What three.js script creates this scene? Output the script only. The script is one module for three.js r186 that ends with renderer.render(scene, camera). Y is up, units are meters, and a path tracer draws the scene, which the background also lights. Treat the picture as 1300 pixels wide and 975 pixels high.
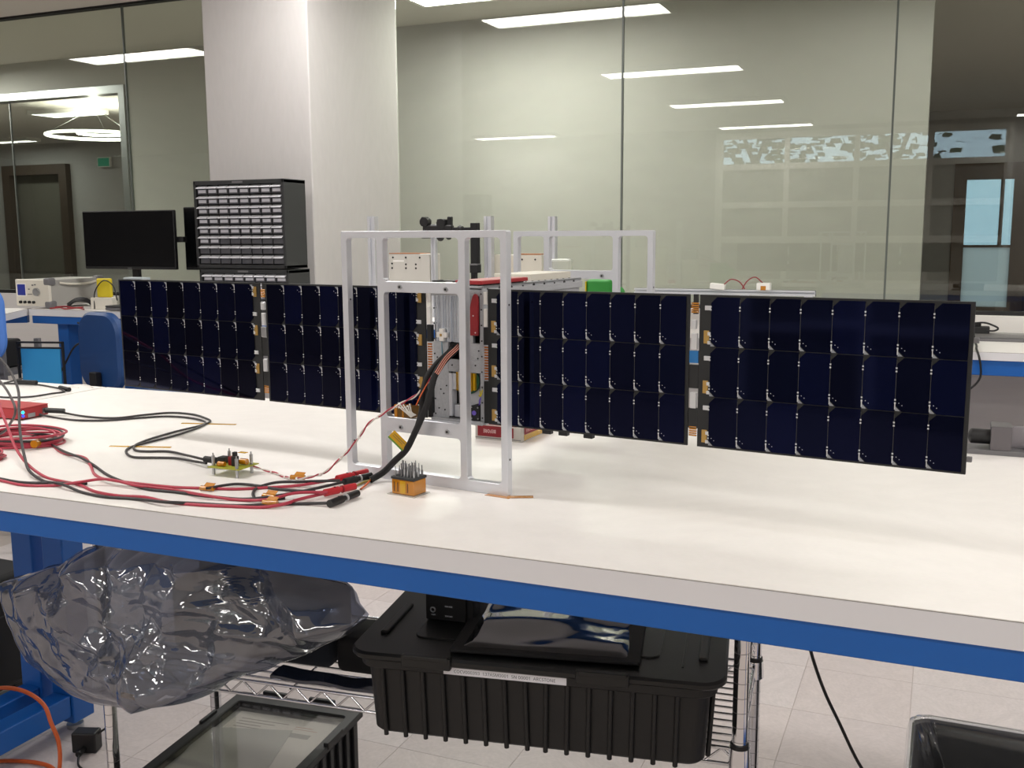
import * as THREE from 'three';
import { RoundedBoxGeometry } from 'three/addons/geometries/RoundedBoxGeometry.js';
import { mergeGeometries, mergeVertices } from 'three/addons/utils/BufferGeometryUtils.js';
import { ImprovedNoise } from 'three/addons/math/ImprovedNoise.js';
import { RectAreaLightUniformsLib } from 'three/addons/lights/RectAreaLightUniformsLib.js';

RectAreaLightUniformsLib.init();
const scene = new THREE.Scene();
const renderer = new THREE.WebGLRenderer({ antialias: true });
renderer.toneMapping = THREE.LinearToneMapping;
renderer.toneMappingExposure = 1.62;
renderer.shadowMap.enabled = true;

// ---------- camera: standing at the bench, looking slightly down and to the left of the glass wall's normal
const V = (x, y, z) => new THREE.Vector3(x, y, z);
const camera = new THREE.PerspectiveCamera(2 * Math.atan(487.5 / 1290) * 180 / Math.PI, 4 / 3, 0.05, 80);
{
  const yaw = 0.4013, pitch = 0.1466, roll = -0.0055;
  const fw = V(-Math.sin(yaw) * Math.cos(pitch), -Math.sin(pitch), -Math.cos(yaw) * Math.cos(pitch));
  const r0 = V(Math.cos(yaw), 0, -Math.sin(yaw));
  const u0 = r0.clone().cross(fw);
  const u = u0.multiplyScalar(Math.cos(roll)).addScaledVector(r0, -Math.sin(roll));
  camera.position.set(0, 1.3209, 0);
  camera.up.copy(u);
  camera.lookAt(camera.position.clone().add(fw));
}
// ---------- sky outside the windows, seen only through the glazing
scene.background = new THREE.Color().setRGB(2.3, 2.9, 4.0);

// ---------- ceiling lights: positions of the linear luminaires (the light of each is made in its builder)
const CEIL = 2.74, LIGHT_RADIANCE = 16.5;

// ---------- helpers
let seed = 7;
const rnd = () => { seed = (seed * 1664525 + 1013904223) >>> 0; return seed / 4294967296; };
const rr = (a, b) => a + (b - a) * rnd();
const perlin = new ImprovedNoise();
const taken = {};
function numbered(n) { if (!(n in taken)) { taken[n] = 0; return n; } taken[n]++; return n + '_' + String(taken[n]).padStart(3, '0'); }
function meta(o, label, category, group, kind) {
  if (label) o.userData.label = label;
  if (category) o.userData.category = category;
  if (group) o.userData.group = group;
  if (kind) o.userData.kind = kind;
  return o;
}
function thing(name, label, category, pos = [0, 0, 0], turn = 0, group) {
  const o = new THREE.Group(); o.name = numbered(name); o.position.set(...pos); o.rotation.y = turn; scene.add(o);
  return meta(o, label, category, group);
}
function part(parent, name, geo, mat, label) {
  const m = new THREE.Mesh(geo, mat); m.name = name; m.castShadow = m.receiveShadow = true; parent.add(m);
  if (label) m.userData.label = label;
  return m;
}
// pieces that are told apart: one mesh each
const parts = (parent, name, geos, mat, label) => geos.map(g => part(parent, name, g, mat, label));
// pieces too small to tell apart: joined in one part
function specks(parent, name, geos, mat, label) { const m = part(parent, name, merge(geos), mat, label); m.userData.kind = 'stuff'; return m; }
function single(name, label, category, geo, mat, pos = [0, 0, 0], turn = 0, group) {
  const m = new THREE.Mesh(geo, mat); m.name = numbered(name); m.castShadow = m.receiveShadow = true;
  m.position.set(...pos); m.rotation.y = turn; scene.add(m);
  return meta(m, label, category, group);
}
function struct(name, geo, mat, label, pos = [0, 0, 0]) {
  const m = new THREE.Mesh(geo, mat); m.name = name; m.castShadow = m.receiveShadow = true; m.position.set(...pos); scene.add(m);
  return meta(m, label, null, null, 'structure');
}
// boxes by min / max corner or by centre
function bx(x0, x1, y0, y1, z0, z1) { return new THREE.BoxGeometry(Math.abs(x1 - x0), Math.abs(y1 - y0), Math.abs(z1 - z0)).translate((x0 + x1) / 2, (y0 + y1) / 2, (z0 + z1) / 2); }
function rbx(x0, x1, y0, y1, z0, z1, r = 0.002, s = 1) {
  const w = Math.abs(x1 - x0), h = Math.abs(y1 - y0), d = Math.abs(z1 - z0);
  return new RoundedBoxGeometry(w, h, d, s, Math.min(r, w / 2.1, h / 2.1, d / 2.1)).translate((x0 + x1) / 2, (y0 + y1) / 2, (z0 + z1) / 2);
}
function cyl(r, h, x, y, z, axis = 'y', seg = 16, r2 = r) {
  const g = new THREE.CylinderGeometry(r2, r, h, seg);
  if (axis === 'x') g.rotateZ(-Math.PI / 2); if (axis === 'z') g.rotateX(Math.PI / 2);
  return g.translate(x, y, z);
}
function rod(a, b, r, seg = 8) {
  const A = V(...a), B = V(...b), d = B.clone().sub(A);
  const g = new THREE.CylinderGeometry(r, r, d.length(), seg);
  g.applyQuaternion(new THREE.Quaternion().setFromUnitVectors(V(0, 1, 0), d.normalize()));
  return g.translate((a[0] + b[0]) / 2, (a[1] + b[1]) / 2, (a[2] + b[2]) / 2);
}
function tube(pts, r, seg, rad = 8, tension = 0.5) {
  const c = new THREE.CatmullRomCurve3(pts.map(p => V(...p)), false, 'centripetal', tension);
  return new THREE.TubeGeometry(c, seg || pts.length * 7, r, rad, false);
}
const merge = list => mergeGeometries(list.map(g => { const h = g.index ? g.toNonIndexed() : g; for (const k of Object.keys(h.attributes)) if (!['position', 'normal', 'uv'].includes(k)) h.deleteAttribute(k); return h; }));
function roundRect(s, x0, x1, y0, y1, r) {
  s.moveTo(x0 + r, y0); s.lineTo(x1 - r, y0); s.absarc(x1 - r, y0 + r, r, -Math.PI / 2, 0); s.lineTo(x1, y1 - r); s.absarc(x1 - r, y1 - r, r, 0, Math.PI / 2);
  s.lineTo(x0 + r, y1); s.absarc(x0 + r, y1 - r, r, Math.PI / 2, Math.PI); s.lineTo(x0, y0 + r); s.absarc(x0 + r, y0 + r, r, Math.PI, Math.PI * 1.5);
  return s;
}
function extr(shape, depth, bevel = 0.0006, curve = 6) {
  return new THREE.ExtrudeGeometry(shape, { depth: depth - 2 * bevel, bevelEnabled: bevel > 0, bevelThickness: bevel, bevelSize: bevel, bevelOffset: -bevel, bevelSegments: 1, curveSegments: curve }).translate(0, 0, bevel);
}
// ---------- textures
function noiseTex(size, fn, srgb = true) {
  const d = new Uint8Array(size * size * 4);
  for (let j = 0; j < size; j++) for (let i = 0; i < size; i++) {
    const c = fn(i / size, j / size), k = (j * size + i) * 4;
    for (let n = 0; n < 3; n++) d[k + n] = Math.max(0, Math.min(255, Math.round(255 * (Array.isArray(c) ? c[n] : c))));
    d[k + 3] = 255;
  }
  const t = new THREE.DataTexture(d, size, size); t.magFilter = t.minFilter = THREE.LinearFilter; t.wrapS = t.wrapT = THREE.RepeatWrapping;
  if (srgb) t.colorSpace = THREE.SRGBColorSpace; t.needsUpdate = true; return t;
}
// noise that repeats over the unit square
function tn(u, v, f, s) { const a = u * Math.PI * 2, b = v * Math.PI * 2; return perlin.noise(Math.cos(a) * f + s, Math.sin(a) * f + Math.cos(b) * f * 1.3 + s * 2, Math.sin(b) * f * 1.3); }
function canvasTex(w, h, draw) {
  const c = document.createElement('canvas'); c.width = w; c.height = h; const g = c.getContext('2d'); draw(g, w, h);
  const t = new THREE.CanvasTexture(c); t.colorSpace = THREE.SRGBColorSpace; return t;
}
const std = (color, roughness = 0.6, metalness = 0, o = {}) => new THREE.MeshStandardMaterial({ color, roughness, metalness, ...o });
const phy = (color, roughness, o = {}) => new THREE.MeshPhysicalMaterial({ color, roughness, ...o });

const floorTexes = [11, 23, 37].map(s => noiseTex(256, (u, v) => {
  const n = 0.5 + 0.5 * tn(u, v, 1.2, s) , m = tn(u, v, 5, s + 3), f = tn(u, v, 22, s + 9);
  const g = 0.80 + 0.035 * (n - 0.5) + 0.03 * m + 0.02 * f; return [g, g * 0.962, g * 0.955];
}));
const brushed = noiseTex(256, (u, v) => 0.5 + 0.25 * tn(u, v * 0.04, 30, 3) + 0.1 * tn(u, v, 10, 8), false);
const metalMottle = noiseTex(256, (u, v) => { const g = 0.80 + 0.05 * tn(u, v, 3, 5) + 0.05 * tn(u, v, 14, 2); return [g * 0.985, g * 0.99, g]; });
const laminate = noiseTex(256, (u, v) => { const g = 0.935 + 0.012 * tn(u, v, 3, 15) + 0.008 * tn(u, v, 18, 4); return [g, g * 0.985, g * 0.97]; });
const scuff = noiseTex(256, (u, v) => 0.36 + 0.1 * tn(u, v, 4, 31) + 0.06 * tn(u, v, 16, 12), false);
const paintTex = noiseTex(128, (u, v) => { const g = 0.735 + 0.01 * tn(u, v, 5, 2) + 0.008 * tn(u, v, 20, 6); return [g, g * 0.982, g * 0.975]; });

const M = {
  wall: std('#ffffff', 0.85, 0, { map: paintTex }),
  ceiling: std('#d9d5cf', 0.9), carpet: std('#6d6b68', 0.95),
  glass: new THREE.MeshPhysicalMaterial({ color: '#f1f5ee', roughness: 0.0, transmission: 1, thickness: 0, ior: 1.5, side: THREE.DoubleSide }),
  innerGlass: new THREE.MeshPhysicalMaterial({ color: '#f7fafb', roughness: 0.0, transmission: 1, thickness: 0, ior: 1.5, side: THREE.DoubleSide }),
  doorGlass: new THREE.MeshPhysicalMaterial({ color: '#98a09e', roughness: 0.12, transmission: 1, thickness: 0, ior: 1.5 }),
  frosted: new THREE.MeshPhysicalMaterial({ color: '#b6b8b2', roughness: 0.9, transmission: 0.6, thickness: 0, ior: 1.4 }),
  black: std('#101012', 0.5), blackMatte: std('#141416', 0.75), blackGloss: std('#0b0b0d', 0.25), darkGrey: std('#2b2c2e', 0.6), midGrey: std('#6e6d6f', 0.55),
  aluminium: std('#d6d8de', 0.38, 0.45, { bumpMap: brushed, bumpScale: 0.00004 }),
  aluMatte: std('#dcdde0', 0.5, 0.3, { map: metalMottle }), steel: std('#d4d6da', 0.16, 1), satinSteel: std('#b5b7ba', 0.35, 0.9), chrome: std('#dfe0e4', 0.09, 1),
  foil: phy('#d5dce6', 0.22, { metalness: 0.85 }),
  gold: std('#c9a460', 0.32, 0.8), copper: std('#b06a35', 0.4, 0.6),
  blue: std('#0f5eb2', 0.42), blueDark: std('#173f74', 0.5), lightBlue: std('#2f93cc', 0.5),
  white: std('#e9e6e1', 0.55), whiteSatin: std('#f2f0ec', 0.35), cream: std('#d8d3c6', 0.5),
  red: std('#a2262c', 0.45), redDeep: std('#8c1820', 0.42), wireRed: std('#a93245', 0.42), wireBlack: std('#2b2729', 0.5), wireGrey: std('#4a4546', 0.5),
  plugRed: std('#b8202a', 0.38), plugBlack: std('#161617', 0.42),
  kapton: phy('#b8760e', 0.22, { clearcoat: 0.6 }), kaptonYellow: phy('#c99a14', 0.25, { clearcoat: 0.5 }),
  green: std('#2c8d35', 0.45), pcb: std('#1d5238', 0.45), pcbYellow: std('#9a9a2c', 0.45), yellow: std('#d6c020', 0.5), orange: std('#c75a26', 0.5), purple: std('#6a55b8', 0.4),
  wood: std('#6b5443', 0.55), woodDark: std('#4d3f35', 0.55),
  board: std('#1a1b1c', 0.5), cellGap: std('#3b3c3c', 0.45), tab: std('#d9dadc', 0.35, 0.5), wingtip: std('#a9adb4', 0.3, 0.6),
};
M.table = std('#ffffff', 0.34, 0, { map: laminate, roughnessMap: null });
M.tableEdge = std('#e6e6ea', 0.4);
M.edgeLine = std('#6f6760', 0.6);

// =====================================================================  THE SETTING
// floor: a slab and, where the photo shows the seams, 12-inch vinyl tiles
{
  const floor = struct('floor', bx(-16, 6, -0.12, -0.0015, -15, 6), std('#b5aaa3', 0.55), 'pale beige vinyl tile floor');
  const T = 0.305, g = new THREE.BoxGeometry(T - 0.0012, 0.012, T - 0.0012).translate(0, -0.006, 0);
  const mats = floorTexes.map((t, i) => std(['#ffffff', '#fbf9f8', '#f6f4f4'][i], 0.38, 0, { map: t }));
  for (let i = 0; i < 15; i++) for (let j = 0; j < 13; j++) {
    const m = part(floor, 'tile', g, mats[Math.floor(rnd() * 3)]);
    m.position.set(-0.33 + T * (i - 11) + T / 2, 0.0, -1.25 - T * j - T / 2); m.rotation.y = Math.floor(rnd() * 4) * Math.PI / 2;
  }
}
struct('ceiling', bx(-16, 6, CEIL, CEIL + 0.15, -15, 6), M.ceiling, 'pale painted ceiling');
// wall behind the photographer with a sectional overhead door (it is mirrored in the glass wall)
const ZB = 4.3;
{
  const d0 = -2.97, cw = 0.907, n = 4, d1 = d0 + n * cw;
  struct('wall_front', merge([bx(-16, d0 - 0.06, 0, CEIL, ZB, ZB + 0.2), bx(d1 + 0.06, 6, 0, CEIL, ZB, ZB + 0.2), bx(d0 - 0.06, d1 + 0.06, 2.68, CEIL, ZB, ZB + 0.2)]), M.wall, 'white wall with an overhead door');
  const door = struct('door_1', merge([bx(d0 - 0.06, d0, 0, 2.68, ZB - 0.02, ZB + 0.1), bx(d1, d1 + 0.06, 0, 2.68, ZB - 0.02, ZB + 0.1), bx(d0, d1, 2.60, 2.68, ZB - 0.02, ZB + 0.1)]), M.white, 'white sectional overhead door with a glazed top row');
  const rows = [[0.0, 0.62], [0.68, 1.18], [1.27, 1.66], [1.74, 2.18], [2.26, 2.60]];
  const panel = std('#9b9a96', 0.7);
  rows.forEach(([a, b], r) => {
    for (let c = 0; c < n; c++) {
      const xa = d0 + c * cw + 0.035, xb = d0 + (c + 1) * cw - 0.035;
      part(door, r === 4 ? 'pane' : 'panel', bx(xa, xb, a, b, ZB + 0.03, ZB + 0.04), r === 4 ? M.glass : panel);
    }
    if (r < 4) part(door, 'rail', bx(d0, d1, b, rows[r + 1][0], ZB, ZB + 0.06), M.white);
  });
  for (let c = 0; c <= n; c++) part(door, 'stile', bx(d0 + c * cw - 0.035, d0 + c * cw + 0.035, 0, 2.6, ZB + 0.001, ZB + 0.058), M.white);
}
struct('ground_outside', bx(-16, 10, -0.15, -0.02, 6.01, 26), std('#7d7b74', 0.9), 'paved ground outside the overhead door');
{
  const leafM = std('#3c5226', 0.8, 0, { side: THREE.DoubleSide });
  for (const [x, z, h, R, n] of [[-3.6, 10.5, 5.2, 1.6, 800], [-0.9, 8.2, 4.8, 1.1, 480], [1.9, 10.5, 5.6, 1.6, 800]]) {
    const t = thing('leafy_tree', 'leafy tree outside the overhead door, trunk ' + ['leftmost', 'slimmest', 'tallest'][[-3.6, -0.9, 1.9].indexOf(x)], 'tree', [x, -0.02, z]);
    part(t, 'trunk', merge([rod([0, 0, 0], [0.05, h * 0.55, 0], 0.09, 10), rod([0.05, h * 0.5, 0], [0.5, h * 0.8, 0.2], 0.04, 8), rod([0.05, h * 0.5, 0], [-0.5, h * 0.78, -0.1], 0.04, 8)]), M.woodDark);
    const lv = []; for (let i = 0; i < n; i++) { const u = rr(-1, 1), a = rr(0, 6.283), q = Math.cbrt(rnd()), s = Math.sqrt(1 - u * u); lv.push(new THREE.PlaneGeometry(rr(0.12, 0.24), rr(0.07, 0.12)).rotateX(rr(0, 6)).rotateY(rr(0, 6)).translate(R * q * s * Math.cos(a), h * 0.68 + 1.5 * q * u, R * q * s * Math.sin(a))); }
    const f = part(t, 'foliage', merge(lv), leafM); f.userData.kind = 'stuff';
  }
}
struct('wall_left', bx(-16.2, -16, 0, CEIL, -15, 6), M.wall, 'plain white side wall');
struct('wall_right', bx(3.4, 3.6, 0, CEIL, -5.2, ZB), M.wall, 'plain white side wall');
// glazed partition behind the benches
const ZG = -5.1;
struct('wall_back', merge([bx(-16, -3.47, 0, 0.94, ZG - 0.06, ZG + 0.06), bx(-2.85, 3.4, 0, 0.80, ZG - 0.06, ZG + 0.06)]), M.wall, 'white knee wall under the glass partition');
struct('wall_sill', bx(-2.85, 3.4, 0.80, 0.945, ZG - 0.07, ZG + 0.08), M.white, 'white sill under the glass partition');
struct('wall_column', rbx(-3.47, -2.85, 0, CEIL, ZG - 0.02, -4.25, 0.008), M.wall, 'square white painted column in front of the glass');
struct('trim_1', merge([bx(-16, -3.47, CEIL - 0.014, CEIL, ZG - 0.025, ZG + 0.025), bx(-2.85, 3.4, CEIL - 0.014, CEIL, ZG - 0.025, ZG + 0.025)]), M.black, 'black channel along the top of the glass');
struct('trim_2', merge([bx(-16, -3.47, 0.94, 0.962, ZG - 0.025, ZG + 0.025), bx(-2.85, 3.4, 0.945, 0.962, ZG - 0.025, ZG + 0.025)]), M.black, 'black channel along the foot of the glass');
[[-2.845, -1.550], [-1.544, -0.259], [-0.253, 1.03], [1.036, 2.3], [-4.768, -3.475], [-6.07, -4.774], [-7.37, -6.076], [-8.67, -7.376]].forEach(([a, b], i) =>
  struct('window_' + (i + 1), bx(a, b, 0.962, CEIL - 0.014, ZG - 0.006, ZG + 0.006), M.glass, 'frameless clear glass pane of the partition'));
struct('trim_3', merge([-1.547, -0.256, 1.033, -4.771, -6.073, -7.373].map(x => bx(x - 0.0045, x + 0.0045, 0.962, CEIL - 0.014, ZG - 0.0075, ZG + 0.0075))), std('#5d635f', 0.4), 'thin vertical joints between glass panes');
// corridor behind the glass: plain wall, then a second glazed room at its left end and a passage at its right end
const ZW = -6.42;
struct('wall_corridor', merge([bx(-6.02, -0.13, 0, CEIL, ZW - 0.15, ZW), bx(-16, -6.02, 2.5, CEIL, ZW - 0.15, ZW), bx(-16, -6.02, 0, 0.3, ZW - 0.15, ZW)]), M.wall, 'pale wall seen through the glass partition');
struct('trim_4', merge([bx(-12, -6.02, 2.44, 2.5, ZW - 0.1, ZW + 0.02), bx(-6.08, -6.02, 0.3, 2.44, ZW - 0.1, ZW + 0.02), bx(-12, -6.08, 0.3, 0.34, ZW - 0.1, ZW + 0.02)]), M.satinSteel, 'brushed metal frame of the inner glazing');
[[-7.32, -6.08], [-8.6, -7.33], [-9.9, -8.61]].forEach(([a, b], i) => struct('window_' + (9 + i), bx(a, b, 0.34, 2.44, ZW - 0.05, ZW - 0.04), M.innerGlass, 'clear glass pane of the inner room'));
struct('trim_5', bx(-7.329, -7.32, 0.34, 2.44, ZW - 0.052, ZW - 0.038), M.satinSteel, 'joint between panes of the inner room');
// inner room at the left
struct('wall_inner', merge([bx(-16, -13.75, 0, CEIL, -12.2, -12), bx(-12.45, -4, 0, CEIL, -12.2, -12), bx(-13.75, -12.45, 2.40, CEIL, -12.2, -12), bx(-4.2, -4, 0, CEIL, -12, ZW - 0.15)]), M.wall, 'plain back wall of the inner room');
{
  const d = struct('door_2', merge([bx(-13.77, -13.62, 0, 2.42, -12.02, -11.9), bx(-12.58, -12.43, 0, 2.42, -12.02, -11.9), bx(-13.62, -12.58, 2.27, 2.42, -12.02, -11.9)]), M.woodDark, 'brown framed doorway in the inner room');
  part(d, 'door_leaf', bx(-13.77, -12.43, 0, 2.41, -12.16, -12.10), std('#6f6c62', 0.6));
}
// passage at the right: end wall with a wood door and sidelight
const ZE = -13.5;
{
  const x0 = 0.05, xw0 = 0.19, xw1 = 0.70;
  struct('wall_passage', merge([bx(-4, x0, 0, CEIL, ZE - 0.2, ZE), bx(1.75, 6, 0, CEIL, ZE - 0.2, ZE), bx(x0, 1.75, 2.12, CEIL, ZE - 0.2, ZE), bx(3.4, 3.6, 0, CEIL, ZE, ZG), bx(-4, -3.8, 0, CEIL, ZE, -12.2)]), M.wall, 'plain wall at the far end of the dim passage');
  struct('trim_6', bx(-0.5, -0.42, 0, CEIL, ZE, ZE + 0.1), M.wall, 'plain pilaster in the passage');
  const d = struct('door_3', merge([bx(x0, xw0, 0, 2.12, ZE - 0.08, ZE + 0.02), bx(xw1, 0.86, 0, 2.12, ZE - 0.08, ZE + 0.02), bx(xw0, xw1, 1.93, 2.12, ZE - 0.08, ZE + 0.02), bx(xw0, xw1, 0, 0.42, ZE - 0.08, ZE + 0.02), bx(xw0, xw1, 1.13, 1.16, ZE - 0.07, ZE + 0.02), bx(0.56, 0.60, 1.16, 1.93, ZE - 0.07, ZE + 0.02)]), M.wood, 'brown wood door with a tall sidelight');
  part(d, 'pane', bx(xw0, 0.56, 1.16, 1.93, ZE - 0.04, ZE - 0.03), M.doorGlass, 'pale blue daylit pane');
  part(d, 'pane', bx(0.60, xw1, 1.16, 1.93, ZE - 0.04, ZE - 0.03), M.doorGlass);
  part(d, 'pane', bx(xw0, xw1, 0.42, 1.13, ZE - 0.04, ZE - 0.03), M.frosted, 'frosted lower pane');
  part(d, 'door_leaf', bx(0.86, 1.75, 0, 2.12, ZE - 0.07, ZE - 0.02), std('#5a4638', 0.55));
  part(d, 'handle', merge([rod([0.93, 1.04, ZE - 0.02], [0.93, 1.04, ZE + 0.05], 0.012), rod([0.93, 1.04, ZE + 0.05], [1.05, 1.04, ZE + 0.05], 0.011)]), M.satinSteel, 'steel lever handle');
}

// =====================================================================  LAMPS
function luminaire(x, z, label, group, radiance = LIGHT_RADIANCE, len = 1.19, wid = 0.30) {
  const t = thing('ceiling_light', label, 'ceiling light', [x, CEIL, z], 0, group);
  part(t, 'housing', merge([bx(-len / 2 - 0.03, len / 2 + 0.03, -0.045, 0, -wid / 2 - 0.03, -wid / 2), bx(-len / 2 - 0.03, len / 2 + 0.03, -0.045, 0, wid / 2, wid / 2 + 0.03), bx(-len / 2 - 0.03, -len / 2, -0.045, 0, -wid / 2, wid / 2), bx(len / 2, len / 2 + 0.03, -0.045, 0, -wid / 2, wid / 2)]), M.whiteSatin);
  part(t, 'diffuser', bx(-len / 2, len / 2, -0.035, -0.005, -wid / 2, wid / 2), new THREE.MeshStandardMaterial({ color: '#ffffff', emissive: '#fff8f0', emissiveIntensity: 1.0, roughness: 0.6 }), 'glowing white diffuser');
  const l = new THREE.RectAreaLight(new THREE.Color().setRGB(1, 0.975, 0.94), radiance, len, wid);
  l.position.set(x, CEIL - 0.040, z); l.lookAt(x, 0, z); scene.add(l);
}
[[-5.83, 'by the inner room'], [-2.27, 'in line with the column'], [1.30, 'by the plain right wall']].forEach(([x, a]) => [[-3.79, 'nearest the glass wall'], [-1.28, 'over the satellite bench row'], [1.13, 'over the open floor row'], [3.72, 'nearest the overhead door']].forEach(([z, b]) => { if (x < -5 && z > 1 && z < 2) return; luminaire(x, z, 'long linear ceiling light ' + b + ', ' + a, 'lab ceiling lights'); }));
luminaire(-2.45, -5.60, 'linear ceiling light in the corridor behind the glass wall', null, 21, 1.1);
luminaire(-0.1, -5.60, 'linear ceiling light at the corridor end beside the passage', null, 6, 1.1);
luminaire(-7.7, -5.60, 'linear ceiling light in the corridor outside the inner room', null, 34, 1.1);
luminaire(3.3 - 0.62, -8.0, 'linear ceiling light in the dim passage before the wood door', null, 26, 1.0);
luminaire(-9.3, -9.0, 'square panel light in the ceiling of the inner glazed room', null, 8, 0.75, 0.35);
luminaire(-12.9, -11.2, 'short linear light by the brown doorway of the inner room', null, 9, 1.2, 0.2);
{
  const t = thing('ring_light', 'large glowing ring pendant hanging in the inner glazed room', 'pendant light', [-8.54, 2.4, -8.63]);
  part(t, 'ring', new THREE.TorusGeometry(0.50, 0.017, 8, 48).rotateX(Math.PI / 2), new THREE.MeshStandardMaterial({ color: '#fff', emissive: '#fffaf0', emissiveIntensity: 1.6 }), 'glowing white ring');
  part(t, 'inner_ring', new THREE.TorusGeometry(0.26, 0.014, 8, 40).rotateX(Math.PI / 2).translate(0.1, 0.02, 0), new THREE.MeshStandardMaterial({ color: '#fff', emissive: '#fffaf0', emissiveIntensity: 1.2 }));
  part(t, 'wire', merge([0, 2.1, 4.2].map(a => rod([0.5 * Math.cos(a), 0, 0.5 * Math.sin(a)], [0, 0.29, 0], 0.0015, 5))), M.satinSteel);
  const l = new THREE.PointLight(0xfff4e6, 3); l.position.set(-8.54, 2.36, -8.63); l.castShadow = true; scene.add(l);
}
{
  const t = thing('exit_sign', 'small green lit exit sign on the inner room wall', 'sign', [-11.7, 2.42, -11.98]);
  part(t, 'case', rbx(-0.125, 0.125, -0.075, 0.075, 0, 0.04, 0.006), M.white);
  part(t, 'face', bx(-0.11, 0.11, -0.06, 0.06, 0.04, 0.043), new THREE.MeshStandardMaterial({ color: '#2d6a52', emissive: '#4fae8c', emissiveIntensity: 0.12 }));
}

// =====================================================================  BENCHES
function bench(name, label, x0, x1, z0, z1, top, legs, o = {}) {
  // z0 = front edge (towards the viewer), z1 = back edge
  const t = thing(name, label, 'workbench', [(x0 + x1) / 2, 0, (z0 + z1) / 2], o.turn || 0);
  const hx = (x1 - x0) / 2, hz = (z0 - z1) / 2, th = 0.034, ah = o.apron || 0.040;
  const tg = bx(-hx, hx, top - 0.0012, top, -hz, hz);
  { const p = tg.attributes.position, uv = tg.attributes.uv; for (let i = 0; i < p.count; i++) uv.setXY(i, p.getX(i) * 1.3, p.getZ(i) * 1.3); }
  const wt = part(t, 'worktop', tg, M.table, 'white laminate top');
  part(wt, 'edge_band', bx(-hx + 0.0002, hx - 0.0002, top - th, top - 0.0022, -hz + 0.0002, hz - 0.0002), M.tableEdge, 'light grey edge band');
  part(wt, 'edge_line', bx(-hx + 0.001, hx - 0.001, top - 0.0022, top - 0.0012, -hz + 0.001, hz - 0.001), M.edgeLine);
  part(t, 'front_apron', rbx(-hx + 0.01, hx - 0.01, top - th - ah, top - th - 0.0005, hz - 0.050, hz - 0.008, 0.003), M.blue, 'blue steel front rail');
  part(t, 'back_apron', rbx(-hx + 0.01, hx - 0.01, top - th - ah, top - th - 0.0005, -hz + 0.008, -hz + 0.05, 0.003), M.blue);
  for (const [lx, zz] of legs) {
    const w = 0.036;
    for (const z of zz) part(t, 'leg', rbx(lx - w, lx + w, 0.03, top - th - ah + 0.002, z - w, z + w, 0.004), M.blue);
    if (zz.length > 1) {
      part(t, 'foot_beam', rbx(lx - 0.03, lx + 0.03, 0.05, 0.11, zz[1] + w, zz[0] + 0.06, 0.004), M.blue);
      part(t, 'top_beam', rbx(lx - 0.03, lx + 0.03, top - th - ah - 0.045, top - th - ah, zz[1] + w, zz[0] - w, 0.004), M.blue);
    }
    for (const z of zz) part(t, 'levelling_foot', merge([cyl(0.022, 0.012, lx, 0.006, z), cyl(0.007, 0.03, lx, 0.024, z)]), M.satinSteel);
  }
  return t;
}
const TOP = 0.90;
bench('workbench', 'long white topped blue workbench carrying the satellite and its test leads', -2.157, 0.70, -1.19, -2.162, TOP, [[-1.388, [0.24, -0.254]], [1.25, [0.36, -0.36]]]);
bench('workbench', 'white topped blue workbench butted to the left end of the satellite bench', -3.6, -2.163, -1.19, -2.162, TOP, [[0.6455, [0.3, -0.262]]]);
bench('workbench', 'white topped blue bench standing against the sill of the glass wall', -0.93, 3.2, -4.45, -5.015, 0.845, [[-1.4, [0.18, -0.18]], [1.2, [0.18, -0.18]]], { apron: 0.062 });
bench('workbench', 'tall white topped blue bench under the drawer cabinets and monitors', -4.28, -1.05, -3.80, -4.24, 0.958, [[-1.45, [0.13]], [-1.02, [0.14]], [1.4, [0.14]]]);
bench('workbench', 'white topped blue return bench set at an angle beside the bench instrument', -4.72 , -4.05, -2.87, -3.76, 0.957, [[-0.2, [0.3]]], { turn: 0.564 });

// =====================================================================  SUPPORT FRAMES
const YAW = -0.1339, S0 = -0.949, PN0 = -1.4179;
const satPos = (x, y, n) => { const s = S0 + x, d = PN0 + n; return [s * Math.cos(YAW) + d * Math.sin(YAW), y, -s * Math.sin(YAW) + d * Math.cos(YAW)]; };
{
  const frameShape = roundRect(new THREE.Shape(), -0.207, 0.126, 0, 0.427, 0.003);
  const hole = (a, b, c, d) => frameShape.holes.push(roundRect(new THREE.Path(), a, b, c, d, 0.0065));
  hole(-0.195, -0.130, 0.019, 0.4155); hole(0.048, 0.114, 0.019, 0.4155);
  hole(-0.117, 0.035, 0.343, 0.4155); hole(-0.117, 0.035, 0.111, 0.325); hole(-0.117, 0.035, 0.019, 0.086);
  const fg = extr(frameShape, 0.0145, 0.0006, 4).translate(0, 0, -0.0145);
  for (const [n, label] of [[0.045, 'machined aluminium window frame holding the front of the satellite'], [-0.540, 'machined aluminium window frame standing behind the rear end of the satellite']]) {
    const t = thing('support_frame', label, 'frame', satPos(0, TOP, n), YAW, 'satellite support frames');
    part(t, 'frame_plate', fg, M.aluminium);
    const ys = [[-0.082, 0.334], [0.011, 0.332], [-0.086, 0.095], [0.010, 0.096]];
    for (const [x, y] of ys) { const b = part(t, 'bolt', cyl(0.0042, 0.003, x, y, 0.0006, 'z', 14), M.satinSteel); part(b, 'socket', new THREE.CylinderGeometry(0.0022, 0.0022, 0.001, 6).rotateX(Math.PI / 2).translate(x, y, 0.0022), M.black); }
    specks(t, 'side_hole', ([0.06, 0.31].flatMap(y => [cyl(0.0018, 0.001, 0.126, y, -0.007, 'x', 10), cyl(0.0018, 0.001, -0.195, y, -0.007, 'x', 10)])), M.black);
  }
}
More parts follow.
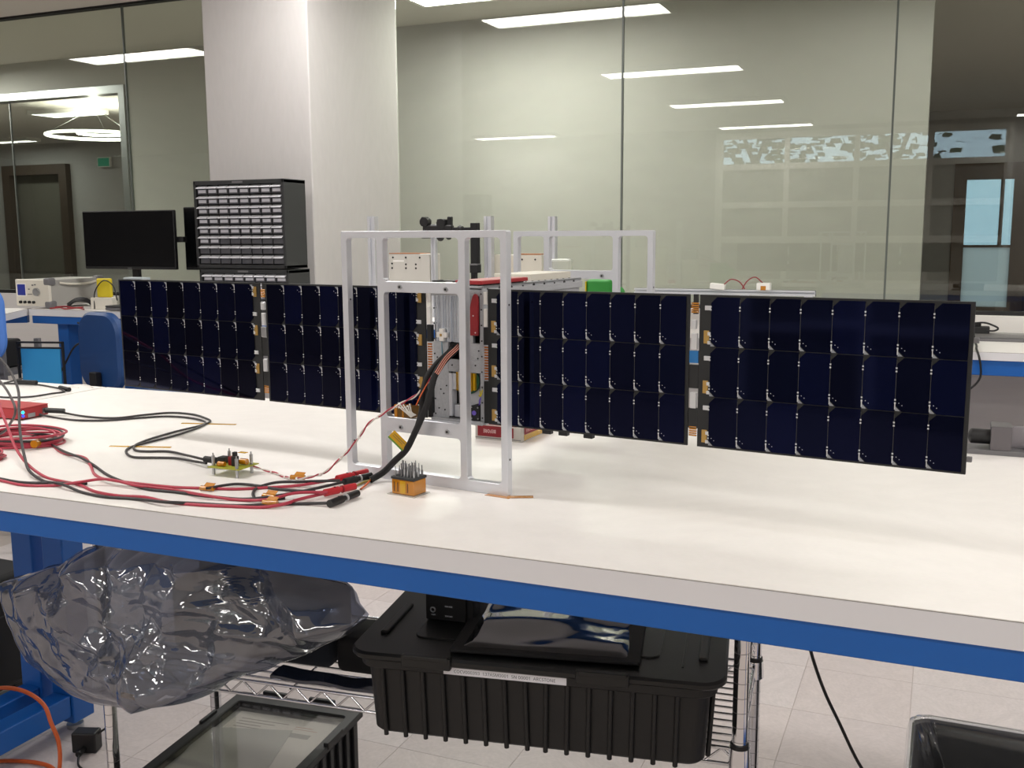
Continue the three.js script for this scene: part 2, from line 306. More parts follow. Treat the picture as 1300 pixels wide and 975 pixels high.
// =====================================================================  THE SATELLITE
{
  const sat = thing('satellite', 'small box satellite with four dark blue deployed solar panels held in aluminium frames', 'satellite', satPos(0, 1.003, 0), YAW);
  const H = 0.229;
  // chassis
  const rails = [];
  for (const sx of [-1, 1]) for (const y of [0.003, H - 0.011]) rails.push(rbx(sx * 0.050 - 0.0045, sx * 0.050 + 0.0045, y - 0.003, y + 0.009, -0.362, -0.004, 0.0008));
  parts(sat, 'corner_rail', rails, M.aluMatte);
  part(sat, 'side_plate', bx(-0.0500, -0.0475, 0.006, H - 0.006, -0.358, -0.012), M.aluMatte);
  part(sat, 'side_plate', bx(0.0475, 0.0500, 0.006, H - 0.006, -0.358, -0.012), M.aluMatte);
  part(sat, 'top_plate', bx(-0.046, 0.046, H - 0.006, H - 0.002, -0.358, -0.004), M.aluMatte);
  part(sat, 'bottom_plate', rbx(-0.052, 0.052, 0, 0.006, -0.36, 0.004, 0.0008), M.aluMatte);
  part(sat, 'rear_plate', bx(-0.046, 0.046, 0.004, H - 0.004, -0.362, -0.357), M.aluMatte);
  part(sat, 'bay_back', bx(-0.047, 0.047, 0.006, H - 0.006, -0.05, -0.046), M.darkGrey);
  // top rail with its row of holes
  const tr = part(sat, 'top_rail', merge([rbx(0.026, 0.053, H, H + 0.004, -0.36, -0.002, 0.0006), rbx(0.0495, 0.053, H - 0.012, H + 0.004, -0.36, -0.002, 0.0006)]), M.aluMatte, 'aluminium edge rail with holes');
  specks(tr, 'hole', (Array.from({ length: 18 }, (_, i) => cyl(0.0019 + 0.0007 * (i % 3), 0.0016, 0.0534, H - 0.0015 - (i % 2) * 0.006, -0.015 - i * 0.0195, 'x', 8)).concat(Array.from({ length: 14 }, (_, i) => cyl(0.0020, 0.001, 0.041, H + 0.0043, -0.02 - i * 0.024, 'y', 8)))), M.black);
  part(sat, 'top_panel', merge([bx(-0.05, 0.024, H, H + 0.003, -0.36, -0.17)]), M.white, 'pale top panel');
  // front face, upper bay: fluted silvery sheet
  const fl = [];
  for (let i = 0; i < 14; i++) { const x = -0.0465 + i * 0.0056; fl.push(cyl(0.0036 + 0.0022 * rnd(), 0.082, x, 0.178, -0.0130 + (i % 3) * 0.0012, 'y', 14)); }
  part(sat, 'shield_sheet', merge(fl), M.foil, 'crinkled silvery shield sheet');
  part(sat, 'front_plate', merge([rbx(-0.050, -0.0195, 0.006, 0.137, -0.012, -0.004, 0.0008), rbx(-0.0195, 0.050, 0.087, 0.108, -0.012, -0.004, 0.0008), rbx(0.006, 0.050, 0.108, 0.137, -0.012, -0.004, 0.0008), rbx(-0.050, 0.050, 0.216, 0.226, -0.012, -0.003, 0.0008), rbx(0.022, 0.030, 0.137, 0.216, -0.012, -0.005, 0.0008), rbx(0.0445, 0.052, 0.006, 0.226, -0.012, -0.003, 0.0008)]), M.aluMatte, 'machined grey front plate');
  part(sat, 'inner_bracket', merge([rbx(-0.0185, -0.0125, 0.01, 0.084, -0.018, -0.002, 0.0008), rbx(-0.012, 0.044, 0.01, 0.088, -0.030, -0.022, 0.001), rbx(-0.012, 0.02, 0.008, 0.03, -0.022, -0.008, 0.002), rbx(-0.0135, -0.0025, 0.056, 0.084, -0.012, -0.006, 0.001)]), M.aluminium);
  part(sat, 'antenna_cross', merge([rbx(-0.0405, -0.0195, 0.1445, 0.1535, -0.006, 0.001, 0.0008), rbx(-0.0345, -0.0255, 0.1385, 0.1595, -0.006, 0.002, 0.0008)]), M.white, 'small cross shaped connector');
  part(sat, 'antenna_pin', bx(-0.0315, -0.0285, 0.147, 0.151, 0.001, 0.004), M.gold);
  part(sat, 'blue_wire', tube([[-0.03, 0.137, 0.0], [-0.031, 0.12, -0.002], [-0.0305, 0.106, -0.003]], 0.0008, 12, 6), std('#3a7f95', 0.5));
  part(sat, 'harness_socket', merge([bx(-0.0185, 0.005, 0.1205, 0.1345, -0.016, -0.008)]), M.black, 'black harness socket');
  part(sat, 'red_key', (() => { const s = new THREE.Shape(); s.moveTo(0.0235, 0.151); s.lineTo(0.0435, 0.151); s.lineTo(0.0445, 0.208); s.quadraticCurveTo(0.044, 0.219, 0.0385, 0.220); s.quadraticCurveTo(0.034, 0.219, 0.031, 0.205); s.lineTo(0.0235, 0.176); s.closePath(); return extr(s, 0.006, 0.0008).translate(0, 0, -0.003); })(), M.redDeep, 'red anodised cover');
  part(sat, 'cover_screw', merge([cyl(0.0012, 0.001, 0.036, 0.184, 0.0032, 'z', 8), cyl(0.0012, 0.001, 0.040, 0.156, 0.0032, 'z', 8)]), M.tab);
  const disc = part(sat, 'coil_disc', cyl(0.0235, 0.004, 0.014, 0.072, -0.013, 'z', 32), M.pcb, 'round green board');
  parts(disc, 'coil', [bx(-0.006, 0.000, 0.055, 0.089, -0.011, -0.006), bx(0.022, 0.025, 0.055, 0.088, -0.011, -0.006), bx(0.028, 0.032, 0.057, 0.086, -0.011, -0.006)], M.kaptonYellow, 'yellow windings');
  part(disc, 'coil_core', bx(0.000, 0.008, 0.053, 0.090, -0.011, -0.004), M.cream);
  const cam = part(sat, 'camera_block', rbx(0.0265, 0.0440, 0.008, 0.032, -0.03, 0.0, 0.001), M.blackMatte, 'black sensor block');
  part(cam, 'lens', cyl(0.004, 0.001, 0.034, 0.020, 0.0006, 'z', 16), M.purple, 'violet lens');
  part(cam, 'screw', merge([[0.029, 0.0105], [0.0415, 0.0105], [0.029, 0.0295], [0.0415, 0.0295]].map(([x, y]) => cyl(0.0013, 0.001, x, y, 0.0006, 'z', 8))), M.satinSteel);
  part(sat, 'sensor_wires', merge([tube([[0.04, 0.03, -0.008], [0.045, 0.042, 0.001], [0.047, 0.05, -0.002]], 0.0008, 10, 5), tube([[0.038, 0.032, -0.008], [0.0465, 0.037, 0.002], [0.0475, 0.046, 0]], 0.0008, 10, 5)]), M.purple);
  part(sat, 'yellow_wires', merge([tube([[0.043, 0.048, -0.004], [0.047, 0.054, 0.001], [0.044, 0.058, -0.003]], 0.001, 10, 5), tube([[0.041, 0.05, -0.004], [0.048, 0.05, 0.001], [0.049, 0.06, -0.003]], 0.001, 10, 5)]), M.yellow);
  const scr = [];
  for (let i = 0; i < 9; i++) { const y = 0.012 + i * 0.026; scr.push(cyl(0.0014, 0.001, -0.0475, y, -0.0035, 'z', 8), cyl(0.0014, 0.001, 0.0487, y, -0.0025, 'z', 8)); }
  for (const [x, y] of [[-0.042, 0.11], [-0.036, 0.055], [-0.03, 0.048], [-0.024, 0.062], [-0.04, 0.022], [-0.028, 0.02], [-0.012, 0.098], [0.01, 0.1], [0.04, 0.112], [0.042, 0.125], [0.035, 0.1], [0.016, 0.122], [-0.04, 0.221], [-0.01, 0.221], [0.02, 0.221], [0.036, 0.221]]) scr.push(cyl(0.0014, 0.001, x, y, -0.0035, 'z', 8));
  specks(sat, 'screws', scr, M.black);
  // things bolted on top
  const cap = part(sat, 'red_cover', rbx(-0.004, 0.048, H + 0.006, H + 0.013, -0.16, -0.004, 0.0015), M.red, 'red protective cover on top');
  part(cap, 'dark_gasket', bx(-0.002, 0.040, H, H + 0.0065, -0.158, -0.006), M.black);
  part(sat, 'release_lever', merge([rbx(-0.050, -0.008, H + 0.007, H + 0.0105, -0.09, -0.03, 0.001), rbx(-0.052, -0.044, H + 0.001, H + 0.012, -0.03, -0.004, 0.0015)]), M.darkGrey, 'black lever on top');
  part(sat, 'lever_bracket', merge([rbx(-0.044, -0.010, H + 0.001, H + 0.007, -0.03, -0.006, 0.001), bx(-0.03, -0.02, H + 0.0035, H + 0.009, -0.02, -0.004)]), M.whiteSatin);
  // rear top block and green cap seen behind the rail
  part(sat, 'rear_block', merge([rbx(-0.048, 0.030, H + 0.003, H + 0.016, -0.36, -0.20, 0.001)]), M.cream);

  // ---- solar panels
  const cellGeo = (w, h, c) => { const s = new THREE.Shape(); s.moveTo(-w / 2, -h / 2 + c); s.lineTo(-w / 2 + c, -h / 2); s.lineTo(w / 2, -h / 2); s.lineTo(w / 2, h / 2); s.lineTo(-w / 2 + c, h / 2); s.lineTo(-w / 2, h / 2 - c); s.closePath(); return new THREE.ExtrudeGeometry(s, { depth: 0.0007, bevelEnabled: false }); };
  const cellMats = ['#02030e', '#030414', '#020207', '#03051c', '#02020a'].map(c => phy(c, 0.05, { clearcoat: 0.0, ior: 1.5, specularIntensity: 1, specularColor: new THREE.Color().setRGB(0.22, 0.28, 0.80) }));
  const fr = 0.226;
  function panel(x0, x1, flip, label) {
    // x0 is the edge nearer the body hinge; a flipped panel (left wing) is the same part turned half round about its centre
    const L = Math.abs(x1 - x0), p = new THREE.Group(); p.name = 'solar_panel'; p.userData.label = label;
    p.position.set((x0 + x1) / 2, 0.003 + fr / 2, 0); if (flip) p.rotation.z = Math.PI; sat.add(p);
    const hx = L / 2, hy = fr / 2, strip = 0.0175, end = 0.005, n = 8, pw = (L - strip - end) / n, ph = (fr - 0.005) / 3;
    part(p, 'substrate', rbx(-hx, hx, -hy, hy, -0.0035, 0.0, 0.0006), M.board, 'dark panel board');
    const g = cellGeo(pw - 0.0009, ph - 0.0012, 0.0085);
    for (let c = 0; c < n; c++) for (let r = 0; r < 3; r++) {
      const m = part(p, 'solar_cell', g, cellMats[Math.floor(rnd() * 5)]);
      m.position.set(-hx + strip + (c + 0.5) * pw, -hy + 0.0025 + (r + 0.5) * ph, 0.0006);
      m.rotation.set(rr(-0.004, 0.004), rr(-0.005, 0.005), 0);
    }
    // interconnect tabs in the joints, corner diodes, bus tabs on the strip
    const tabs = [], grey = [], tips = [];
    for (let c = 0; c < n; c++) for (let r = 0; r < 3; r++) {
      const x = -hx + strip + c * pw, yb = -hy + 0.0025 + r * ph;
      for (const f of [0.16, 0.22, 0.74, 0.80]) tabs.push(bx(x - 0.0011, x + 0.0011, yb + f * ph - 0.0011, yb + f * ph + 0.0011, 0.0009, 0.0016));
      if (c) grey.push(bx(x - 0.00035, x + 0.00035, yb + 0.004, yb + ph - 0.004, 0.0001, 0.0011));
      const tri = new THREE.Shape(); tri.moveTo(x + 0.0004, yb + 0.0012); tri.lineTo(x + 0.0066, yb + 0.0012); tri.lineTo(x + 0.0004, yb + 0.0072); tri.closePath();
      tips.push(new THREE.ExtrudeGeometry(tri, { depth: 0.0008, bevelEnabled: false }).translate(0, 0, 0.0004));
      if (c) tabs.push(bx(x - 0.0007, x + 0.0007, yb + 0.003, yb + 0.012, 0.0008, 0.0014));
      tabs.push(bx(x + 0.0045, x + 0.0055, yb + 0.0115, yb + 0.0125, 0.0014, 0.0017), bx(x + 0.0085, x + 0.0095, yb + 0.0085, yb + 0.0095, 0.0014, 0.0017));
    }
    specks(p, 'interconnect_tabs', tabs, M.tab, 'small silver tabs between cells');
    specks(p, 'joint_lines', grey, M.cellGap);
    parts(p, 'corner_diode', tips, M.wingtip);
    const gl = [], sl = [];
    for (let r = 0; r < 3; r++) {
      const yb = -hy + 0.0025 + r * ph;
      gl.push(rbx(-hx + 0.0075, -hx + 0.0155, yb + 0.005, yb + 0.024, 0.0, 0.0018, 0.0004)); sl.push(bx(-hx + 0.0135, -hx + 0.0180, yb + 0.004, yb + 0.009, 0.0014, 0.0022), bx(-hx + 0.0135, -hx + 0.0180, yb + 0.017, yb + 0.022, 0.0014, 0.0022));
      sl.push(rbx(-hx + 0.0085, -hx + 0.0175, yb + ph * 0.73, yb + ph * 0.82, 0.0, 0.0018, 0.0004));
    }
    parts(p, 'bus_tab', gl, M.gold, 'gold bus tab'); specks(p, 'bus_clips', sl, M.tab);
    return p;
  }
  panel(0.0625, 0.413, false, 'right inner solar panel of 24 dark blue cells'); panel(0.428, 0.797, false, 'right outer solar panel of 24 dark blue cells');
  panel(-0.0630, -0.433, true, 'left inner solar panel of 24 dark blue cells'); panel(-0.447, -0.849, true, 'left outer solar panel of 24 dark blue cells');
  // hinge lines
  function hinge(x, blueTape) {
    const w = 0.0068, k = [], s = [], c = [];
    k.push(bx(x - w, x + w, 0.030, 0.060, -0.006, -0.001), bx(x - w, x + w, 0.09, 0.125, -0.006, -0.001), bx(x - w * 0.5, x + w * 0.5, 0.20, 0.229, -0.008, -0.003));
    s.push(rbx(x - w * 0.7, x + w * 0.7, 0.060, 0.084, -0.006, 0.001, 0.001), rbx(x - w * 0.7, x + w * 0.7, 0.148, 0.172, -0.006, 0.001, 0.001), rbx(x - w * 0.8, x + w * 0.4, 0.178, 0.192, -0.006, 0.001, 0.001));
    for (const y of [0.019, 0.203]) for (let i = 0; i < 5; i++) c.push(cyl(0.0013, w * 1.7, x, y + i * 0.0032, -0.002, 'x', 8));
    const [h] = parts(sat, 'panel_hinge', k, M.board, 'dark hinge block between panels');
    parts(h, 'hinge_clip', s, M.tab); part(h, 'hinge_spring', merge(c.slice(0, 5)), M.kapton, 'amber spring coils'); part(h, 'hinge_spring', merge(c.slice(5)), M.kapton, 'amber spring coils');
    if (blueTape) part(h, 'blue_tape', bx(x - w, x + w, 0.128, 0.146, -0.004, 0.0005), std('#1e6cab', 0.45), 'square of blue tape');
    else part(h, 'hinge_plate', rbx(x - w, x + w, 0.126, 0.146, -0.004, 0.001, 0.001), M.satinSteel);
  }
  hinge(0.4205, true); hinge(-0.440, false);
  for (const sx of [-1, 1]) {
    const x = sx * 0.0575, k = [bx(x - 0.0045, x + 0.0045, 0.004, 0.075, -0.010, -0.002), bx(x - 0.0045, x + 0.0045, 0.136, 0.165, -0.010, -0.002)];
    const [h] = parts(sat, 'body_hinge', k, M.board, 'dark hinge block at the body');
    parts(h, 'hinge_clip', [rbx(x - 0.0035, x + 0.0035, 0.166, 0.196, -0.008, 0, 0.001), rbx(x - 0.0035, x + 0.0035, 0.203, 0.224, -0.008, 0, 0.001)], M.white);
    part(h, 'hinge_spring', merge(Array.from({ length: 13 }, (_, i) => cyl(0.0016, 0.0075, x, 0.079 + i * 0.0044, -0.004, 'x', 8))), M.copper, 'copper coloured spring');
  }
  // small clips on the outer edge and under the panels
  parts(sat, 'edge_clip', [rbx(0.797, 0.8035, 0.176, 0.183, -0.006, 0.0, 0.0006), rbx(0.797, 0.8035, 0.020, 0.027, -0.006, 0.0, 0.0006)], M.midGrey);
  parts(sat, 'keel_clip', [0.17, 0.20, 0.245].map(x => rbx(x - 0.008, x + 0.008, -0.004, 0.004, -0.014, -0.004, 0.001)), M.black);
}

// =====================================================================  ON THE BENCH
const PATH = {
usbA: [[-1.9345,0.914,-1.7533],[-1.9221,0.908,-1.7716],[-1.8314,0.903,-1.7687],[-1.7547,0.903,-1.7808],[-1.7212,0.903,-1.8384],[-1.6847,0.903,-1.8824],[-1.622,0.903,-1.8837],[-1.562,0.903,-1.8568],[-1.5213,0.903,-1.8265],[-1.508,0.903,-1.781],[-1.5102,0.903,-1.696],[-1.5012,0.903,-1.599],[-1.4837,0.903,-1.55],[-1.4476,0.903,-1.5158],[-1.4219,0.903,-1.518],[-1.3861,0.903,-1.5321],[-1.3177,0.906,-1.5075],[-1.2345,0.912,-1.4661]],
  usbB: [[-1.94,0.908,-1.7303],[-1.9208,0.903,-1.7385],[-1.8167,0.903,-1.7254],[-1.7496,0.903,-1.7515],[-1.7042,0.903,-1.8005],[-1.6589,0.903,-1.8401],[-1.5947,0.903,-1.8441],[-1.5235,0.903,-1.813],[-1.4976,0.903,-1.762],[-1.4818,0.903,-1.6635],[-1.4836,0.903,-1.5853],[-1.4814,0.903,-1.5346],[-1.4557,0.903,-1.4969],[-1.4084,0.903,-1.4676],[-1.3668,0.903,-1.4788],[-1.3299,0.903,-1.4897],[-1.267,0.906,-1.4697],[-1.2231,0.91,-1.452]],
  redA: [[-1.7661,1.0546,-1.46],[-1.6956,0.9911,-1.42],[-1.6181,0.9584,-1.37],[-1.5548,0.934,-1.33],[-1.4911,0.915,-1.2994],[-1.4418,0.9025,-1.2872],[-1.3852,0.9025,-1.2725],[-1.3434,0.9025,-1.2663],[-1.2722,0.9025,-1.2383],[-1.2174,0.9025,-1.2332],[-1.1774,0.9025,-1.2422],[-1.1205,0.9025,-1.2322],[-1.0687,0.9025,-1.2345],[-1.0126,0.9025,-1.2464],[-0.9583,0.9025,-1.2616],[-0.9313,0.906,-1.2765],[-0.9241,0.906,-1.3147],[-0.9038,0.907,-1.3615]],
  blackA: [[-1.8566,1.1095,-1.52],[-1.7802,1.0737,-1.5],[-1.7156,1.0485,-1.47],[-1.6659,1.0202,-1.44],[-1.6227,0.9869,-1.4],[-1.577,0.9559,-1.36],[-1.5134,0.9303,-1.31],[-1.4708,0.912,-1.281],[-1.4216,0.9025,-1.2641],[-1.3502,0.908,-1.2399],[-1.2962,0.9025,-1.2287],[-1.236,0.9025,-1.2188],[-1.1792,0.9025,-1.2271],[-1.1068,0.907,-1.217],[-1.0738,0.9025,-1.2406],[-1.0026,0.9025,-1.2548],[-0.9646,0.9025,-1.2741],[-0.9151,0.9025,-1.3015],[-0.8659,0.906,-1.3122]],
  blackB: [[-1.8882,1.0461,-1.55],[-1.7854,1.0257,-1.5],[-1.7139,1.0068,-1.46],[-1.6662,0.9835,-1.43],[-1.7203,0.947,-1.46],[-1.7975,0.9141,-1.5],[-1.8814,0.8936,-1.53]],
  redB: [[-1.8794,0.904,-1.549],[-1.8738,0.9025,-1.5642],[-1.8201,0.9025,-1.5776],[-1.7551,0.9025,-1.5592],[-1.645,0.9025,-1.4933],[-1.564,0.9025,-1.4458],[-1.5011,0.9025,-1.4334],[-1.4382,0.9025,-1.3882],[-1.3703,0.9025,-1.3321],[-1.3091,0.907,-1.2977],[-1.2422,0.907,-1.2948],[-1.175,0.9025,-1.3123],[-1.1213,0.9025,-1.3261],[-1.0685,0.9025,-1.3409],[-1.0167,0.9025,-1.3747],[-0.9786,0.905,-1.3937],[-0.9329,0.909,-1.445]],
  blackC: [[-1.7764,0.9025,-1.56],[-1.6878,0.9025,-1.518],[-1.561,0.907,-1.4433],[-1.4819,0.907,-1.4104],[-1.4317,0.903,-1.3885],[-1.3417,0.9025,-1.3352],[-1.2682,0.9025,-1.3039],[-1.2078,0.9025,-1.2842],[-1.1521,0.9025,-1.2861],[-1.0874,0.9025,-1.2851],[-1.0135,0.9025,-1.2932],[-0.9725,0.907,-1.3098],[-0.9359,0.91,-1.3554],[-0.9101,0.91,-1.4287]],
  redC: [[-1.5252,0.9025,-1.2415],[-1.4919,0.9025,-1.2374],[-1.4218,0.9025,-1.228],[-1.3739,0.9025,-1.2453],[-1.3397,0.907,-1.2632],[-1.3012,0.911,-1.2857],[-1.2322,0.907,-1.2842],[-1.1616,0.9025,-1.297],[-1.0867,0.907,-1.2749],[-1.0252,0.9025,-1.2838],[-0.9711,0.906,-1.2933],[-0.9397,0.912,-1.3236],[-0.8943,0.912,-1.3471]],
  blackD: [[-1.5353,0.9025,-1.25],[-1.5032,0.9025,-1.2471],[-1.4405,0.9025,-1.2414],[-1.3874,0.9025,-1.2595],[-1.3323,0.9025,-1.2755]],
  loop: [[-1.107,0.907,-1.3111],[-1.0873,0.904,-1.3635],[-1.0452,0.9025,-1.372],[-1.005,0.9025,-1.365],[-0.9646,0.9025,-1.3698],[-0.9373,0.9025,-1.3751]],
  loop2: [[-0.9593,0.9025,-1.3228],[-0.9881,0.9025,-1.2955],[-1.0169,0.9025,-1.3164],[-1.0421,0.9025,-1.3646],[-1.0245,0.907,-1.3862],[-0.9834,0.909,-1.4009],[-0.923,0.91,-1.4295]],
  twist: [[-1.1286,0.914,-1.4502],[-1.1122,0.906,-1.4643],[-1.0787,0.9025,-1.4601],[-1.041,0.9025,-1.4401],[-0.994,0.91,-1.4164],[-0.9774,0.912,-1.4356],[-0.9529,0.9214,-1.4279],[-0.9406,0.9332,-1.4363],[-0.9265,0.9505,-1.4496],[-0.9091,0.9709,-1.4573],[-0.8856,1.004,-1.4642],[-0.8607,1.0221,-1.471],[-0.8244,1.0423,-1.4731],[-0.7982,1.0576,-1.4777],[-0.7747,1.0851,-1.4846],[-0.7569,1.1141,-1.5024],[-0.7506,1.1323,-1.5318]],
  harness: [[-0.7543,1.1311,-1.5424],[-0.7482,1.1284,-1.5194],[-0.7557,1.1147,-1.4972],[-0.7655,1.0903,-1.4783],[-0.7713,1.059,-1.47],[-0.7814,1.0295,-1.4674],[-0.7958,0.9994,-1.4663],[-0.8171,0.9641,-1.4701],[-0.845,0.9399,-1.4789],[-0.8743,0.915,-1.4879],[-0.8858,0.906,-1.4648]],
  harness2: [[-0.7654,1.1305,-1.5439],[-0.7601,1.1251,-1.521],[-0.7716,1.1094,-1.5024],[-0.7825,1.0885,-1.4857],[-0.7869,1.0631,-1.4762],[-0.7885,1.0305,-1.4723],[-0.797,0.9996,-1.4705]],
  tailA: [[-0.8858,0.906,-1.4648],[-0.8886,0.906,-1.4487],[-0.8819,0.908,-1.4078]],
  tailB: [[-0.8858,0.906,-1.4648],[-0.8805,0.904,-1.4429],[-0.8764,0.902,-1.4184]],
  tailC: [[-0.8858,0.906,-1.4648],[-0.8926,0.909,-1.4764],[-0.9028,0.911,-1.4884]],
  usbleft1: [[-2.5078,0.903,-2.0799],[-2.443,0.903,-2.1046],[-2.3762,0.903,-2.1134],[-2.2964,0.903,-2.0953],[-2.2294,0.903,-2.0739]],
  usbleft2: [[-2.3078,0.903,-1.9109],[-2.2473,0.903,-1.913],[-2.2031,0.903,-1.944],[-2.1955,0.903,-2.0043],[-2.1875,0.903,-2.0369],[-2.2435,0.903,-2.0762]],
  usbleft3: [[-2.4677,0.903,-2.046],[-2.4891,0.903,-2.1122],[-2.5141,0.903,-2.1894]],
  whitewire: [[-2.2111,0.903,-2.1121],[-2.248,0.903,-2.1138],[-2.2632,0.903,-2.1483],[-2.2253,0.903,-2.1546],[-2.1735,0.903,-2.1264]],
  bag: [[-1.6803,0.6439],[-1.6294,0.6666],[-1.5865,0.6816],[-1.5031,0.7124],[-1.4517,0.7401],[-1.4119,0.7568],[-1.336,0.7717],[-1.2628,0.7831],[-1.1494,0.7906],[-1.0422,0.7852],[-0.9326,0.7675],[-0.8645,0.763],[-0.8484,0.7558],[-0.8448,0.7296],[-0.8275,0.7147],[-0.8518,0.695],[-0.8673,0.6792],[-0.9377,0.638],[-1.0025,0.6051],[-1.0525,0.5797],[-1.1041,0.5506],[-1.192,0.5219],[-1.2654,0.4922],[-1.3384,0.4527],[-1.4193,0.444],[-1.4776,0.4507],[-1.5559,0.4751],[-1.6158,0.4972],[-1.6484,0.547],[-1.6736,0.5885]],
};
const PT = {"plugR1a": [-0.9043, 0.908, -1.3576], "plugR1b": [-0.8829, 0.908, -1.4114], "plugB1a": [-0.8625, 0.907, -1.3071], "plugB1b": [-0.8572, 0.907, -1.3773], "plugR2a": [-0.9286, 0.912, -1.4335], "plugR2b": [-0.9102, 0.912, -1.4949], "plugB2a": [-0.9099, 0.91, -1.4259], "plugB2b": [-0.8937, 0.91, -1.4808], "brdA": [-1.1806, 0.9, -1.4193], "brdC": [-1.1235, 0.9, -1.4121], "brdD": [-1.1238, 0.9, -1.4535], "coil": [-1.7516, 0.9, -1.4939], "coilR": [-1.6444, 0.9, -1.4856], "coil2": [-1.6352, 0.9, -1.3651], "coil2R": [-1.6284, 0.9, -1.3825], "kap1": [-1.1138, 0.904, -1.3211], "kap2": [-1.0034, 0.91, -1.4218], "kap3": [-0.9808, 0.906, -1.3106], "kap4": [-0.956, 0.906, -1.2788], "tapeA": [-1.5115, 0.9, -1.809], "tapeB": [-1.4754, 0.9, -1.5562], "tagT": [-0.8344, 0.9921, -1.4674], "tagB": [-0.8106, 0.9669, -1.4612], "tape": [-0.6354, 0.9, -1.4784]}
;
// the loose ends run off to the left and rest on the bench there
PATH.redA.unshift([-2.52, 0.9026, -1.50], [-2.40, 0.93, -1.50], [-2.20, 1.07, -1.49], [-1.95, 1.10, -1.48]);
PATH.blackA.unshift([-2.55, 0.9026, -1.60], [-2.44, 0.94, -1.59], [-2.25, 1.10, -1.56], [-2.02, 1.15, -1.54]);
PATH.blackB.unshift([-2.50, 0.9026, -1.68], [-2.40, 0.93, -1.67], [-2.22, 1.03, -1.62], [-2.02, 1.07, -1.58]);
PATH.blackB.forEach(p => { p[1] = Math.max(p[1], 0.9027); });
PATH.blackB.push([-1.90, 0.9026, -1.56], [-2.0, 0.9026, -1.56]);
// red banana leads and black banana leads
function plug(parent, a, b, mat, ring) {
  const A = V(...a), B = V(...b), d = B.clone().sub(A), at = t => A.clone().addScaledVector(d, t).toArray();
  const body = part(parent, 'plug', merge([rod(at(-0.05), at(0.42), 0.0062, 12), rod(at(0.42), at(0.56), 0.0042, 12), rod(at(0.56), at(1.0), 0.0058, 12)]), mat);
  part(body, 'collar', rod(at(0.53), at(0.57), 0.0064, 12), ring);
  part(body, 'side_hole', rod(at(0.3).map((v, i) => v + (i === 1 ? 0.0055 : 0)), at(0.3).map((v, i) => v + (i === 1 ? 0.0066 : 0)), 0.002, 8), M.black);
}
function lead(name, label, pts, r, mat, pl) {
  const t = thing(name, label, 'cable');
  part(t, 'wire', tube(pts, r, pts.length * 9, 8), mat);
  if (pl) plug(t, PT[pl + 'a'], PT[pl + 'b'], mat === M.wireRed ? M.plugRed : M.plugBlack, mat === M.wireRed ? M.redDeep : M.tab);
  return t;
}
lead('test_lead', 'red banana test lead whose plug lies nearest the bench front edge', PATH.redA, 0.0026, M.wireRed, 'plugR1');
lead('test_lead', 'black banana test lead arching down past the red box, plug nearest the bench edge', PATH.blackA, 0.0026, M.wireBlack, 'plugB1');
lead('test_lead', 'red banana test lead running from the wire coil to the plug beside the aluminium frame', PATH.redB, 0.0025, M.wireRed, 'plugR2');
lead('test_lead', 'black banana test lead running from the wire coil to the plug beside the aluminium frame', PATH.blackC, 0.0025, M.wireBlack, 'plugB2');
lead('test_lead', 'red lead lying along the bench front edge under the taped bundle', PATH.redC, 0.0025, M.wireRed);
lead('test_lead', 'short black lead lying beside the red lead at the bench front edge', PATH.blackD, 0.0025, M.wireBlack);
lead('test_lead', 'black lead bowed out of the taped red bundle', PATH.loop, 0.0024, M.wireBlack);
lead('test_lead', 'black lead looped back over the taped bundle near the plugs', PATH.loop2, 0.0026, M.wireBlack);
lead('test_lead', 'thin dark lead arching beside the red box at the bench left', PATH.blackB, 0.0026, M.wireGrey);
for (const [k, dx, label] of [['kap1', [1, 0, -0.1], 'amber tape wrapped round the leads farthest from the plugs'], ['kap2', [1, 0, -0.3], 'amber tape flag wrapped round the twisted red wire'], ['kap3', [1, 0, 0.1], 'amber tape wrapped round the looped leads'], ['kap4', [1, 0, -0.2], 'amber tape wrapped round the leads at the bench edge']]) {
  const p = PT[k], w = thing('tape_wrap', label, 'tape', [p[0], p[1], p[2]]);
  const q = part(w, 'band', rod([-0.012 * dx[0], 0, -0.012 * dx[2]], [0.012 * dx[0], 0, 0.012 * dx[2]], 0.0052, 12), M.kapton);
  q.scale.y = 0.8; part(w, 'flag', new THREE.BoxGeometry(0.019, 0.0007, 0.011).rotateX(0.5).translate(0, 0.0042, -0.006), M.kapton);
}
// coil of red and black wire at the left end
{
  const coilThing = (label, c, R, ry, n, mats) => {
    const t = thing('wire_coil', label, 'wire coil', [c[0], TOP, c[2]]);
    for (let k = 0; k < n; k++) {
      const R1 = R * rr(0.82, 1.04), pts = []; const y0 = 0.0026 + k * 0.0028, ph = rr(0, 6), ox = rr(-0.006, 0.006), oz = rr(-0.006, 0.006);
      for (let i = 0; i <= 28; i++) { const a = ph + i / 28 * Math.PI * 2; pts.push([ox + R1 * Math.cos(a), y0 + 0.002 * Math.sin(a * 2 + k), oz + R1 * ry * Math.sin(a)]); }
      part(t, 'wire_turn', tube(pts, 0.0025, 72, 6), mats[k % mats.length]);
    }
    return t;
  };
  const c1 = coilThing('coil of red and black wire lying beside the red box', [-1.735, 0, -1.50], 0.092, 0.75, 8, [M.wireRed, M.wireRed, M.wireBlack]);
  part(c1, 'tape_band', rod([0.075, 0.010, 0.025], [0.083, 0.012, 0.045], 0.008, 10), M.kapton);
  coilThing('small coil of red wire at the bench front edge', [-1.668, 0, -1.352], 0.040, 0.9, 5, [M.wireRed, M.wireRed, M.wireRed, M.wireBlack]);
}
